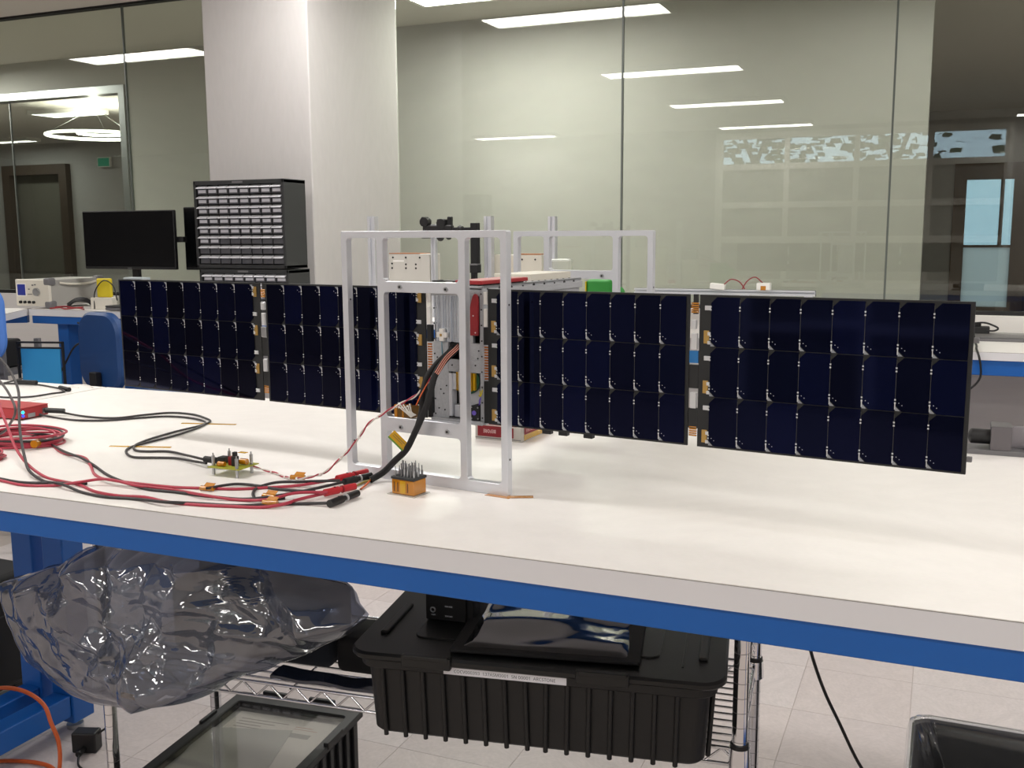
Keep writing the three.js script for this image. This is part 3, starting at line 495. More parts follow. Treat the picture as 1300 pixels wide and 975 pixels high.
// red box with usb leads
{
  const t = thing('usb_box', 'red metal interface box with a cyan status light', 'electronics box', [-2.06, TOP, -1.722]);
  part(t, 'case', rbx(-0.12, 0.115, 0.003, 0.027, -0.040, 0.040, 0.002), M.red, 'red anodised case');
  part(t, 'lid', rbx(-0.121, 0.1155, 0.027, 0.0290, -0.0405, 0.0405, 0.001), M.red);
  part(t, 'foot', merge([[-0.1, -0.03], [0.1, -0.03], [-0.1, 0.03], [0.1, 0.03]].map(([x, z]) => cyl(0.007, 0.003, x, 0.0015, z))), M.black);
  part(t, 'status_light', merge([cyl(0.0035, 0.002, 0.1160, 0.019, 0.034, 'x', 12)]), new THREE.MeshStandardMaterial({ color: '#20d0d0', emissive: '#28f0ff', emissiveIntensity: 2.0 }), 'glowing cyan status light');
  part(t, 'power_light', merge([cyl(0.003, 0.002, 0.1160, 0.0105, 0.034, 'x', 12)]), new THREE.MeshStandardMaterial({ color: '#1030d0', emissive: '#2040ff', emissiveIntensity: 2.0 }), 'glowing blue power light');
  part(t, 'port', merge([bx(0.1148, 0.1165, 0.008, 0.020, -0.036, -0.022), bx(0.1148, 0.1165, 0.005, 0.014, 0.0, 0.02)]), M.satinSteel);
}
function usbCable(label, pts, plugA, plugB) {
  const t = thing('usb_cable', label, 'cable');
  part(t, 'cord', tube(pts, 0.0024, pts.length * 9, 8), M.wireBlack);
  if (plugA) part(t, 'plug', rod(plugA[0], plugA[1], 0.0062, 10), M.black);
  if (plugB) part(t, 'plug', rod(plugB[0], plugB[1], 0.0062, 10), M.black);
}
usbCable('black usb cable from the red box, the one that loops outermost at the far bend', PATH.usbA, [[-1.944, 0.914, -1.752], [-1.905, 0.911, -1.772]], [[-1.238, 0.913, -1.468], [-1.20, 0.916, -1.455]]);
usbCable('black usb cable from the red box, the one that swings widest at the near bend', PATH.usbB, null, null);
usbCable('black usb cord ending in a plug at the bench back edge', PATH.usbleft1, [[-2.245, 0.906, -2.079], [-2.19, 0.906, -2.058]]);
usbCable('thin black cord folded back at the bench back edge', PATH.usbleft2);
usbCable('short black cord at the bench back left corner', PATH.usbleft3, [[-2.44, 0.909, -2.105], [-2.37, 0.909, -2.112]]);
single('wire_offcut', 'thin white wire lying at the bench back edge', 'wire', tube(PATH.whitewire, 0.0014, 30, 6), M.white);
for (const [k, label, a] of [['tapeA', 'thin amber strip holding the usb cables at the far bend', 0.25], ['tapeB', 'thin amber strip holding the usb cables at the near bend', 0.28]]) {
  const p = PT[k]; single('cable_tie', label, 'cable tie', rbx(-0.065, 0.065, 0, 0.0012, -0.0035, 0.0035, 0.0004), M.kaptonYellow, [p[0], TOP + 0.0002, p[2]], a);
}
// breakout board on standoffs
{
  const t = thing('breakout_board', 'small amber circuit board on four metal standoffs between usb cable and twisted wire', 'circuit board', [-1.1505, TOP, -1.4380], 0.0);
  const c = [[-0.030, 0.018], [0.027, 0.026], [0.0267, -0.0155], [-0.028, -0.024]];
  const b = part(t, 'board', rbx(-0.034, 0.034, 0.0145, 0.0163, -0.028, 0.030, 0.0005), M.pcbYellow, 'yellow green board');
  part(b, 'toroid', merge([new THREE.TorusGeometry(0.0045, 0.0026, 8, 16).rotateX(Math.PI / 2).translate(-0.016, 0.019, 0.016), cyl(0.0042, 0.014, -0.012, 0.021, 0.018, 'x', 12)]), M.kapton);
  part(b, 'coil', cyl(0.0055, 0.014, 0.018, 0.0225, -0.006, 'x', 12), M.kapton);
  part(b, 'red_block', rbx(-0.006, 0.004, 0.0163, 0.032, -0.004, 0.008, 0.001), M.redDeep);
  part(b, 'relay', merge([rbx(0.004, 0.014, 0.0163, 0.034, 0.002, 0.012, 0.001), rbx(0.006, 0.013, 0.034, 0.042, 0.004, 0.011, 0.001)]), M.black);
  part(b, 'tape_flag', rbx(0.008, 0.024, 0.038, 0.039, -0.012, -0.002, 0.0003), M.kaptonYellow);
  part(b, 'usb_port', rbx(-0.036, -0.020, 0.0163, 0.0275, -0.016, 0.000, 0.001), M.black);
  for (const [x, z] of c) { const s = part(t, 'standoff', merge([cyl(0.0028, 0.0145, x, 0.00725, z, 'y', 6), cyl(0.0030, 0.018, x, 0.0253, z, 'y', 6)]), M.satinSteel); part(s, 'stud', cyl(0.0013, 0.005, x, 0.0367, z, 'y', 8), M.satinSteel); }
}
// wires from the board up into the satellite
{
  const t = thing('twisted_wire', 'twisted red and white wire pair rising from the bench into the satellite front', 'wire');
  const c = new THREE.CatmullRomCurve3(PATH.twist.map(p => V(...p)), false, 'centripetal');
  for (const [ph, m, n] of [[0, M.wireRed, 'red_strand'], [Math.PI, std('#d8cfc8', 0.5), 'white_strand']]) {
    const pts = []; const N = 170;
    for (let i = 0; i <= N; i++) { const u = i / N, p = c.getPointAt(u), tg = c.getTangentAt(u), a = tg.clone().cross(V(0, 1, 0)).normalize(), b = a.clone().cross(tg); const w = ph + u * 75; p.addScaledVector(a, 0.0013 * Math.cos(w)).addScaledVector(b, 0.0013 * Math.sin(w)); pts.push(p.toArray()); }
    part(t, n, tube(pts, 0.0013, 340, 5), m);
  }
  const lace = []; for (let i = 1; i < 11; i++) { const p = c.getPointAt(i / 11), tg = c.getTangentAt(i / 11).multiplyScalar(0.0015); lace.push(rod([p.x - tg.x, p.y - tg.y, p.z - tg.z], [p.x + tg.x, p.y + tg.y, p.z + tg.z], 0.0030, 8)); }
  part(t, 'lacing', merge(lace), M.white);
}
{
  const t = thing('wire_harness', 'thick black sleeved wire harness hanging out of the satellite through the frame', 'cable harness');
  part(t, 'sleeve', tube(PATH.harness, 0.0056, 90, 10), M.blackMatte, 'black braided sleeve');
  part(t, 'second_sleeve', tube(PATH.harness2, 0.0048, 60, 10), M.blackMatte);
  const off = (pts, dx, dy) => pts.map(p => [p[0] + dx, p[1] + dy, p[2] + 0.003]);
  const H0 = PATH.harness;
  part(t, 'pink_wire', merge([0, 1, 2].map(i => tube([H0[0], H0[1], H0[2], H0[3]].map(p => [p[0] + 0.003 + i * 0.0026, p[1] + 0.006 - i * 0.0016, p[2] + 0.005]), 0.00085, 24, 5))), std('#d08a78', 0.5));
  part(t, 'orange_wire', merge([tube([H0[3].map((v, i) => v + [-0.012, -0.012, 0.002][i]), H0[4].map((v, i) => v + [-0.014, 0, 0.004][i]), H0[5].map((v, i) => v + [-0.012, 0.012, 0.004][i])], 0.0012, 16, 6)]), M.orange);
  part(t, 'wire_tail', tube(PATH.tailA, 0.002, 16, 6), std('#8a7f3a', 0.5)); part(t, 'wire_tail', tube(PATH.tailB, 0.0017, 16, 6), M.orange); part(t, 'wire_tail', tube(PATH.tailC, 0.0016, 16, 6), std('#ddd8cf', 0.5));
  const a = PT.tagT, b = PT.tagB;
  const w = new THREE.Group(); w.name = 'cable_tag'; w.userData.label = 'yellow and green striped paper tag'; t.add(w);
  w.position.set((a[0] + b[0]) / 2 - 0.006, (a[1] + b[1]) / 2, (a[2] + b[2]) / 2); w.rotation.set(0, 0.25, -0.78);
  part(w, 'tag_sheet', rbx(-0.017, 0.017, -0.006, 0.008, 0, 0.0007, 0.0002), M.kaptonYellow); part(w, 'green_stripe', rbx(-0.017, 0.017, -0.009, -0.006, 0, 0.0007, 0.0002), std('#5b8a2a', 0.5));
  part(w, 'print_line', merge([bx(-0.013, 0.012, 0.0028, 0.0036, 0.0007, 0.0008), bx(-0.013, 0.009, -0.0005, 0.0003, 0.0007, 0.0008)]), M.darkGrey);
}
// amber taped connector on the satellite with white wires
{
  const t = thing('pigtail_connector', 'amber taped connector with white wires hanging at the satellite lower corner', 'connector', satPos(-0.083, 1.0105, 0.030), YAW);
  part(t, 'shell', rbx(-0.022, 0.018, 0.0, 0.020, -0.012, 0.010, 0.002), std('#6b4a12', 0.35), 'dark amber taped shell');
  part(t, 'tape', merge([rbx(-0.020, -0.014, 0.0, 0.022, -0.013, 0.011, 0.001), rbx(-0.004, 0.0, 0.0, 0.0215, -0.013, 0.011, 0.001)]), M.kapton);
  const ws = []; for (let i = 0; i < 6; i++) ws.push(tube([[-0.016 + i * 0.005, 0.016, 0.010], [-0.005 + i * 0.005, 0.021 + (i % 3) * 0.003, 0.020], [0.012 + i * 0.003, 0.014, 0.024], [0.021 + i * 0.002, 0.004 + i * 0.001, 0.018]], 0.0009, 16, 5));
  part(t, 'white_wires', merge(ws), M.white);
}
// kapton connector block with pins standing on the bench
{
  const t = thing('pin_connector', 'amber taped connector block with upright pins standing on the bench', 'connector', [-0.7905, TOP, -1.430], -0.15);
  part(t, 'tray', rbx(-0.030, 0.026, 0, 0.0015, -0.022, 0.022, 0.0006), new THREE.MeshPhysicalMaterial({ color: '#e8e6e0', roughness: 0.2, transmission: 0.7, thickness: 0 }), 'clear plastic tray');
  const b = part(t, 'block', rbx(-0.0235, 0.0215, 0.0015, 0.026, -0.017, 0.017, 0.0015), M.kapton, 'amber taped block');
  part(b, 'dark_print', merge([bx(-0.019, -0.017, 0.006, 0.022, 0.0170, 0.0173), bx(-0.012, -0.010, 0.006, 0.021, 0.0170, 0.0173), bx(0.008, 0.010, 0.006, 0.021, 0.0170, 0.0173)]), std('#5e3a08', 0.5));
  part(b, 'yellow_patch', bx(-0.006, 0.005, 0.004, 0.024, 0.0170, 0.0174), M.kaptonYellow);
  part(t, 'top_flange', rbx(-0.0245, 0.0225, 0.026, 0.0305, -0.018, 0.018, 0.001), M.darkGrey);
  let k = 0;
  for (const z of [-0.011, 0.0, 0.011]) for (let i = 0; i < 7; i++) { const x = -0.020 + i * 0.0063; if (rnd() < 0.12) continue; const h = rr(0.014, 0.024), p = part(t, 'pin', merge([cyl(0.0018, h * 0.55, x, 0.0305 + h * 0.275, z, 'y', 8), cyl(0.0009, h * 0.5, x, 0.0305 + h * 0.8, z, 'y', 6)]), k++ % 3 ? M.satinSteel : M.midGrey); }
}
// tape under the frame corner
{
  const p = satPos(0.118, TOP, 0.036), t = thing('floor_tape', 'amber tape on the bench under the front frame corner', 'tape', [p[0], TOP, p[2]], YAW);
  part(t, 'strip', bx(-0.030, 0.016, 0.0001, 0.0006, 0.002, 0.020), M.kapton);
  part(t, 'strip', new THREE.BoxGeometry(0.042, 0.0006, 0.013).rotateY(0.55).translate(0.027, 0.0009, 0.002), M.kapton);
}
// red and white warning box under the satellite
{
  const p0 = [-0.877, -1.887], L = 0.106, t = thing('warning_box', 'low white box with red remove before flight tape under the satellite', 'box', [-0.8245, TOP, -1.938], -0.06);
  part(t, 'carton', rbx(-0.054, 0.052, 0, 0.0305, -0.06, 0.060, 0.001), std('#cfcac2', 0.5));
  part(t, 'base_line', bx(-0.0535, 0.0515, 0.0035, 0.0048, 0.0600, 0.0604), M.midGrey);
  const txt = (w, h, lines, bg, fg, px) => canvasTex(w, h, (g) => { g.fillStyle = bg; g.fillRect(0, 0, w, h); g.save(); g.translate(w / 2, h / 2); g.rotate(Math.PI); g.fillStyle = fg; g.font = 'bold ' + px + 'px sans-serif'; g.textAlign = 'center'; g.textBaseline = 'middle'; lines.forEach((s, i) => g.fillText(s, 0, (i - (lines.length - 1) / 2) * px * 1.15)); g.restore(); });
  const rt = std('#ffffff', 0.45, 0, { map: txt(512, 160, ['BEFORE'], '#8e1622', '#e7c9c6', 74) });
  const rt2 = std('#ffffff', 0.45, 0, { map: txt(160, 192, ['RE', 'FL'], '#8e1622', '#e7c9c6', 76) });
  const rt3 = std('#ffffff', 0.45, 0, { map: txt(512, 96, ['REMOVE BEFORE'], '#8e1622', '#d9a9a6', 54) });
  const face = (w, h, x, y, z, m, ry, n, lb) => part(t, n, new THREE.PlaneGeometry(w, h).rotateY(ry).translate(x, y, z), m, lb);
  face(0.056, 0.0225, -0.020, 0.0185, 0.0606, rt, 0, 'red_tape', 'red tape printed BEFORE, upside down');
  face(0.018, 0.021, 0.026, 0.0180, 0.0606, rt2, 0, 'red_tape', 'red tape printed RE FL, upside down');
  face(0.100, 0.015, 0.0526, 0.0215, -0.004, rt3, Math.PI / 2, 'red_tape', 'red tape printed REMOVE BEFORE, upside down');
  part(t, 'yellow_tape', bx(0.0520, 0.0526, 0.002, 0.0135, -0.052, 0.046), M.kaptonYellow);
  part(t, 'red_lid_tape', bx(-0.042, 0.040, 0.0305, 0.0309, -0.04, 0.058), M.red);
}
// machine vice at the far bench edge
{
  const t = thing('bench_vice', 'small grey machined vice with black handle on the far bench edge', 'vice', [0.145, TOP, -2.125], 0);
  part(t, 'base', rbx(-0.092, 0.12, 0, 0.009, -0.03, 0.03, 0.001), M.midGrey); part(t, 'jaw', rbx(-0.048, -0.012, 0.009, 0.055, -0.028, 0.028, 0.001), std('#6b676a', 0.4, 0.5), 'grey machined jaw');
  part(t, 'slide', rbx(-0.012, 0.12, 0.009, 0.051, -0.02, -0.008, 0.001), std('#8a868b', 0.35, 0.5)); part(t, 'handle', merge([cyl(0.0145, 0.032, -0.064, 0.030, 0, 'x', 20), new THREE.SphereGeometry(0.0145, 16, 10).scale(0.5, 1, 1).translate(-0.080, 0.030, 0)]), M.black, 'black knurled handle');
  const m = part(t, 'motor', rbx(0.024, 0.11, 0.010, 0.036, -0.006, 0.02, 0.002), M.black); part(m, 'terminal', bx(0.020, 0.026, 0.024, 0.030, 0.005, 0.01), M.gold); part(m, 'motor_cap', rbx(0.04, 0.11, 0.036, 0.042, -0.004, 0.015, 0.001), M.black);
}

// =====================================================================  UNDER THE BENCH
// chrome wire shelving unit
{
  const t = thing('wire_shelving', 'chrome wire shelving unit under the bench', 'shelving', [-1.504, 0, -1.461], 0.10);
  const W = 1.24, D = 0.36, corners = [[0, 0], [W, 0], [0, -D], [W, -D]];
  for (const [x, z] of corners) {
    const p = part(t, 'post', cyl(0.0127, 0.80, x, 0.415, z, 'y', 20), M.chrome);
    part(p, 'groove', merge(Array.from({ length: 30 }, (_, i) => cyl(0.01285, 0.0008, x, 0.04 + i * 0.0254, z, 'y', 20))), M.midGrey);
    part(p, 'foot', merge([cyl(0.016, 0.012, x, 0.006, z), cyl(0.006, 0.02, x, 0.018, z)]), M.blackMatte);
  }
  for (const ys of [0.48, 0.10]) {
    const s = new THREE.Group(); s.name = 'shelf'; t.add(s);
    const deck = []; for (let i = 1; i < 14; i++) deck.push(rod([0, ys - 0.003, -D * i / 14], [W, ys - 0.003, -D * i / 14], 0.0022, 6));
    part(s, 'wire_deck', merge(deck), M.chrome);
    const sup = []; for (const x of [W * 0.33, W * 0.67]) sup.push(rod([x, ys - 0.008, 0], [x, ys - 0.008, -D], 0.003, 6)); part(s, 'cross_wire', merge(sup), M.chrome);
    const truss = (a, b, n, name) => {
      const g = [rod([a[0], ys, a[1]], [b[0], ys, b[1]], 0.0032, 8), rod([a[0], ys - 0.028, a[1]], [b[0], ys - 0.028, b[1]], 0.0032, 8)];
      for (let i = 0; i < n; i++) { const q = k => [a[0] + (b[0] - a[0]) * k, a[1] + (b[1] - a[1]) * k]; const p = q(i / n), m = q((i + 0.5) / n), e = q((i + 1) / n); g.push(rod([p[0], ys - 0.027, p[1]], [m[0], ys - 0.001, m[1]], 0.0022, 6), rod([m[0], ys - 0.001, m[1]], [e[0], ys - 0.027, e[1]], 0.0022, 6)); }
      part(s, name, merge(g), M.chrome);
    };
    truss([0, 0], [W, 0], 22, 'front_truss'); truss([0, -D], [W, -D], 22, 'back_truss'); truss([0, 0], [0, -D], 6, 'side_truss'); truss([W, 0], [W, -D], 6, 'side_truss');
    for (const [x, z] of corners) { const c = part(s, 'collar', cyl(0.0185, 0.034, x, ys - 0.012, z, 'y', 20, 0.0165), M.chrome); part(c, 'sleeve', cyl(0.0150, 0.042, x, ys - 0.009, z, 'y', 20), M.black); }
  }
}
// black ribbed tote with lid
{
  const t = thing('tote_box', 'black ribbed plastic tote with a lid and white name strip on the wire shelf', 'storage box', [-0.868, 0.4835, -1.399], 0.1707);
  const W = 0.575, D = 0.42, Hh = 0.136;
  const sh = roundRect(new THREE.Shape(), 0, W, 0, D, 0.03);
  const body = extr(sh, Hh, 0.004, 6).rotateX(-Math.PI / 2);
  { const p = body.attributes.position; for (let i = 0; i < p.count; i++) { const k = 1 - 0.03 * (1 - p.getY(i) / Hh); p.setX(i, W / 2 + (p.getX(i) - W / 2) * k); p.setZ(i, -D / 2 + (p.getZ(i) + D / 2) * k); } body.computeVertexNormals(); }
  const plastic = std('#08090b', 0.46), lidPl = std('#090b0b', 0.4);
  part(t, 'body', body, plastic);
  for (let i = 0; i < 15; i++) { const x = 0.034 + i * 0.035; part(t, 'rib', rod([x + (x < W / 2 ? 0.006 : -0.006) * 0.4, -0.002, -0.003], [x, Hh - 0.016, 0.003], 0.0042, 8), plastic); }
  for (let i = 0; i < 10; i++) { const z = -0.045 - i * 0.036; part(t, 'rib', rod([W - 0.004, 0.0, z], [W + 0.003, Hh - 0.016, z], 0.0042, 8), plastic); }
  const rim = part(t, 'rim', extr(roundRect(new THREE.Shape(), -0.010, W + 0.010, -0.010, D + 0.010, 0.036), 0.018, 0.002, 6).rotateX(-Math.PI / 2).translate(0, Hh - 0.016, 0), plastic);
  part(rim, 'name_strip', new THREE.PlaneGeometry(0.205, 0.0125).translate(0.246, Hh - 0.0075, 0.0104), std('#ffffff', 0.5, 0, { map: canvasTex(1024, 64, (g, w, h) => { g.fillStyle = '#dcdbe0'; g.fillRect(0, 0, w, h); g.fillStyle = '#26262a'; g.font = '38px sans-serif'; g.textAlign = 'center'; g.textBaseline = 'middle'; g.fillText('COCV000393  137ASM0001  SN 00001  ARCSTONE', w * 0.5, h / 2 + 1); }) }), 'white printed name strip');
  const lid = part(t, 'lid', extr(roundRect(new THREE.Shape(), -0.024, W + 0.024, -0.022, D + 0.022, 0.042), 0.014, 0.004, 8).rotateX(-Math.PI / 2).translate(0, Hh + 0.002, 0), lidPl, 'black moulded lid');
  part(lid, 'raised_panel', extr(roundRect(new THREE.Shape(), 0.07, W - 0.085, 0.055, D - 0.05, 0.018), 0.004, 0.0015, 6).rotateX(-Math.PI / 2).translate(0, Hh + 0.0145, 0), lidPl);
  for (const x of [0.075, 0.365]) part(lid, 'latch', merge([rbx(x, x + 0.085, Hh - 0.002, Hh + 0.019, 0.012, 0.027, 0.003), rbx(x + 0.004, x + 0.081, Hh + 0.012, Hh + 0.0205, 0.018, 0.0285, 0.002)]), lidPl);
  part(lid, 'grip', rbx(W - 0.022, W - 0.008, Hh + 0.014, Hh + 0.022, -0.20, -0.06, 0.003), lidPl); part(lid, 'grip', rbx(0.008, 0.022, Hh + 0.014, Hh + 0.022, -0.20, -0.06, 0.003), lidPl);
  part(lid, 'ridge', rbx(W - 0.048, W - 0.044, Hh + 0.014, Hh + 0.0175, -0.38, -0.03, 0.001), lidPl);
}
const LIDTOP = 0.4835 + 0.136 + 0.0186;
{
  const t = thing('switch_box', 'small black electronics box with a ring socket and white lettering on the tote lid', 'electronics box', [-0.790, LIDTOP, -1.548], 0.10);
  part(t, 'case', rbx(-0.036, 0.040, 0, 0.046, -0.048, 0, 0.002), M.blackMatte);
  part(t, 'socket_ring', new THREE.TorusGeometry(0.0042, 0.0013, 8, 20).translate(-0.022, 0.019, 0.0008), M.satinSteel);
  const tx = (s) => std('#ffffff', 0.5, 0, { map: canvasTex(256, 64, (g, w, h) => { g.fillStyle = '#141416'; g.fillRect(0, 0, w, h); g.fillStyle = '#dddde2'; g.font = 'bold 50px sans-serif'; g.textAlign = 'center'; g.textBaseline = 'middle'; g.fillText(s, w / 2, h / 2); }) });
  part(t, 'lettering', new THREE.PlaneGeometry(0.019, 0.0048).translate(0.008, 0.027, 0.0004), tx('OM-KOE')); part(t, 'lettering', new THREE.PlaneGeometry(0.019, 0.0048).translate(0.008, 0.009, 0.0004), tx('IDN-MO')); part(t, 'lettering', new THREE.PlaneGeometry(0.015, 0.0045).translate(-0.021, 0.0095, 0.0004), tx('START'));
  part(t, 'side_module', rbx(0.0405, 0.052, 0, 0.040, -0.044, -0.006, 0.001), M.black);
}
// glossy dark film pouch lying on the lid
{
  const t = thing('film_pouch', 'dark glossy film pouch lying flat on the tote lid', 'pouch', [-0.710, LIDTOP, -1.436], 0.21);
  const pouch = (y0, w, d, amp, s) => { const g = new THREE.PlaneGeometry(w, d, 60, 44).rotateX(-Math.PI / 2).translate(w / 2, 0, -d / 2); const p = g.attributes.position; for (let i = 0; i < p.count; i++) { const x = p.getX(i), z = p.getZ(i), e = Math.min(1, 14 * Math.min(x / w, 1 - x / w, -z / d, 1 + z / d)); const f = perlin.noise(x * 8 + s, z * 11, s) + 0.10 * perlin.noise(x * 60, z * 60, s + 4) * Math.max(0, x / w - 0.4); p.setY(i, y0 * Math.sqrt(Math.max(0, e)) + amp * f * e); } g.computeVertexNormals(); return g; };
  part(t, 'backing', rbx(-0.012, 0.300, 0.0, 0.007, -0.232, 0.008, 0.003), M.blackMatte, 'black padded backing');
  part(t, 'film', pouch(0.010, 0.288, 0.22, 0.0042, 5.1), phy('#17181b', 0.07, { clearcoat: 1, clearcoatRoughness: 0.04 }), 'glossy dark film');
}
// crumpled static shielding bag on the shelf
{
  const ol = PATH.bag, cx = -1.235, cy = 0.652, t = thing('shielding_bag', 'large crumpled grey metallised plastic bag bulging over the wire shelf', 'plastic bag', [cx, cy, -1.36]);
  const poly = ol.map(p => ({ a: Math.atan2(p[1] - cy, p[0] - cx), r: Math.hypot(p[0] - cx, p[1] - cy) })).sort((p, q) => p.a - q.a);
  const rad = a => { let i = poly.findIndex(p => p.a >= a), p, q, w; if (i <= 0) { p = poly[poly.length - 1]; q = poly[0]; const pa = i === 0 ? p.a - 2 * Math.PI : p.a, qa = i === 0 ? q.a : q.a + 2 * Math.PI; w = (a - pa) / (qa - pa); } else { p = poly[i - 1]; q = poly[i]; w = (a - p.a) / (q.a - p.a); } return p.r + (q.r - p.r) * w; };
  const ridge = (x, y, s) => { const n = perlin.noise(x + 0.6 * perlin.noise(x * 0.7, y * 0.7, s), y, s); return 1 - Math.abs(n) * 2.2; };
  // straight creases: planar facets meeting in sharp folds
  const folds = Array.from({ length: 72 }, (_, k) => { const big = k < 26; return { x: rr(-0.42, 0.42), y: rr(-0.17, 0.15), a: k % 3 ? rr(-1.0, 0.1) : rr(0.9, 2.2), w: big ? rr(0.05, 0.12) : rr(0.012, 0.045), l: big ? rr(0.10, 0.30) : rr(0.04, 0.14), h: (big ? rr(0.3, 1) : rr(0.08, 0.34)) * (rnd() < 0.7 ? 1 : -0.8) }; });
  const crease = (x, y) => { let f = 0; for (const o of folds) { const dx = x - o.x, dy = y - o.y, d = -dx * Math.sin(o.a) + dy * Math.cos(o.a), e = dx * Math.cos(o.a) + dy * Math.sin(o.a); const k = Math.max(0, 1 - Math.abs(d) / o.w), m = Math.max(0, 1 - Math.abs(e) / o.l); f += o.h * Math.min(k, m * 1.6) * 0.8; } return f; };
  const side = (sgn, s, bulge, amp) => {
    const NA = 280, NR = 96, pos = [], idx = [];
    for (let j = 0; j <= NR; j++) for (let i = 0; i < NA; i++) {
      const a = -Math.PI + i / NA * 2 * Math.PI, k = Math.pow(j / NR, 0.8), R = rad(a), x = R * k * Math.cos(a), y = R * k * Math.sin(a);
      const edge = Math.sqrt(Math.max(0, 1 - k * k * k)), rot = x * 0.8 + y * 0.6, ro2 = -x * 0.6 + y * 0.8;
      const f = crease(x, y) + ridge(x * 26, y * 26, s + 9) * 0.05;
      const z = sgn * (bulge * edge + amp * f * Math.min(1, edge * 1.6));
      const w = 0.016 * perlin.noise(x * 14, y * 14, s + 20) * k;
      pos.push(x + w * Math.cos(a), y + w * Math.sin(a), z + 0.03 * x);
    }
    for (let j = 0; j < NR; j++) for (let i = 0; i < NA; i++) { const a = j * NA + i, b = j * NA + (i + 1) % NA, c = a + NA, d = b + NA; sgn > 0 ? idx.push(a, c, b, b, c, d) : idx.push(a, b, c, b, d, c); }
    const g = new THREE.BufferGeometry(); g.setAttribute('position', new THREE.Float32BufferAttribute(pos, 3)); g.setIndex(idx); g.computeVertexNormals(); return g;
  };
  const film = new THREE.MeshPhysicalMaterial({ color: '#949bab', roughness: 0.05, transmission: 0.90, thickness: 0, ior: 2.2, metalness: 0.08, side: THREE.DoubleSide });
  part(t, 'front_film', side(1, 2.7, 0.045, 0.052), film, 'crumpled translucent film'); part(t, 'back_film', side(-1, 6.1, 0.030, 0.022), film);
  part(t, 'tape_piece', rbx(-0.03, 0.0, -0.115, -0.105, 0.105, 0.106, 0.0003), M.kapton);
}
{
  const t = thing('foam_block', 'dark foam blocks on the wire shelf behind the crumpled bag', 'foam', [-1.16, 0.483, -1.62], 0.10);
  part(t, 'block', rbx(-0.26, 0.10, 0, 0.15, -0.06, 0.05, 0.02, 3), std('#1c222c', 0.8)); part(t, 'block', rbx(-0.20, 0.08, 0.15, 0.26, -0.06, 0.04, 0.02, 3), std('#242a35', 0.8)); part(t, 'block', rbx(0.11, 0.24, 0, 0.07, -0.07, 0.05, 0.015, 3), M.blackMatte);
}
single('dark_sheet', 'folded dark blue film sheet lying on the wire shelf beside the tote', 'sheet', (() => { const g = new THREE.BoxGeometry(0.24, 0.006, 0.05, 30, 1, 16), p = g.attributes.position; for (let i = 0; i < p.count; i++) p.setY(i, p.getY(i) + 0.008 * perlin.noise(p.getX(i) * 14, p.getZ(i) * 16, 2.2)); g.computeVertexNormals(); return g; })(), phy('#232b3d', 0.2, { clearcoat: 0.6 }), [-1.02, 0.492, -1.535], 0.10);
// lower container with papers under a clear cover
{
  const t = thing('document_tray', 'black ribbed tray with white papers under a clear cover on the lower shelf', 'storage box', [-1.472, 0.1005, -1.835], 0.10);
  const W = 0.295, D = 0.46, Hh = 0.15, pl = std('#17181a', 0.5);
  part(t, 'base', bx(0.004, W - 0.004, 0, 0.006, 0.004, D - 0.004), pl);
  for (const [a, b, c, d] of [[0, W, 0, 0.005], [0, W, D - 0.005, D], [0, 0.005, 0.005, D - 0.005], [W - 0.005, W, 0.005, D - 0.005]]) part(t, 'wall', bx(a, b, 0, Hh - 0.01, c, d), pl);
  for (let i = 0; i < 12; i++) part(t, 'rib', rbx(W, W + 0.008, 0.0, Hh - 0.02, 0.02 + i * 0.037, 0.034 + i * 0.037, 0.002), pl);
  const rim = new THREE.Shape(); roundRect(rim, -0.014, W + 0.014, -D - 0.012, 0.012, 0.014); rim.holes.push(roundRect(new THREE.Path(), 0.010, W - 0.010, -D + 0.01, -0.034, 0.01));
  const r = part(t, 'rim', extr(rim, 0.016, 0.002, 5).rotateX(-Math.PI / 2).translate(0, Hh - 0.014, 0), pl, 'black rim');
  parts(r, 'clip', ([rbx(0.05, 0.11, Hh - 0.004, Hh + 0.012, -0.014, -0.004, 0.002), rbx(0.17, 0.235, Hh - 0.004, Hh + 0.012, -0.014, -0.004, 0.002), rbx(W + 0.004, W + 0.016, Hh - 0.006, Hh + 0.009, 0.10, 0.17, 0.002), rbx(-0.012, -0.004, Hh - 0.006, Hh + 0.009, 0.1, 0.16, 0.002)]), pl);
  part(t, 'clear_cover', bx(0.008, W - 0.008, Hh - 0.004, Hh - 0.002, 0.030, D - 0.008), new THREE.MeshPhysicalMaterial({ color: '#f2f2f0', roughness: 0.03, transmission: 1, thickness: 0, ior: 1.5 }), 'clear plastic cover');
  part(t, 'grey_liner', bx(0.010, W - 0.010, Hh - 0.019, Hh - 0.016, 0.03, D - 0.01), std('#b5b7b6', 0.6));
}
{
  const t = thing('paper_stack', 'white printed papers lying inside the black tray', 'papers', [-1.472, 0.1005 + 0.1342, -1.835], 0.10);
  part(t, 'sheet', new THREE.BoxGeometry(0.245, 0.002, 0.36).translate(0.150, 0.001, 0.23), std('#ffffff', 0.6, 0, { map: canvasTex(512, 768, (g, w, h) => { g.fillStyle = '#e4e1dd'; g.fillRect(0, 0, w, h); g.fillStyle = '#9a9894'; for (let i = 0; i < 5; i++) g.fillRect(40, 60 + i * 26, 250 - (i % 3) * 60, 7); g.fillStyle = '#c8a294'; g.fillRect(330, 70, 90, 6); g.fillRect(330, 90, 120, 5); g.fillStyle = '#a7a7a5'; g.fillRect(330, 130, 110, 40); }) }));
  part(t, 'second_sheet', new THREE.BoxGeometry(0.20, 0.0015, 0.30).rotateY(0.2).translate(0.12, 0.0028, 0.27), std('#b9bab8', 0.4));
}
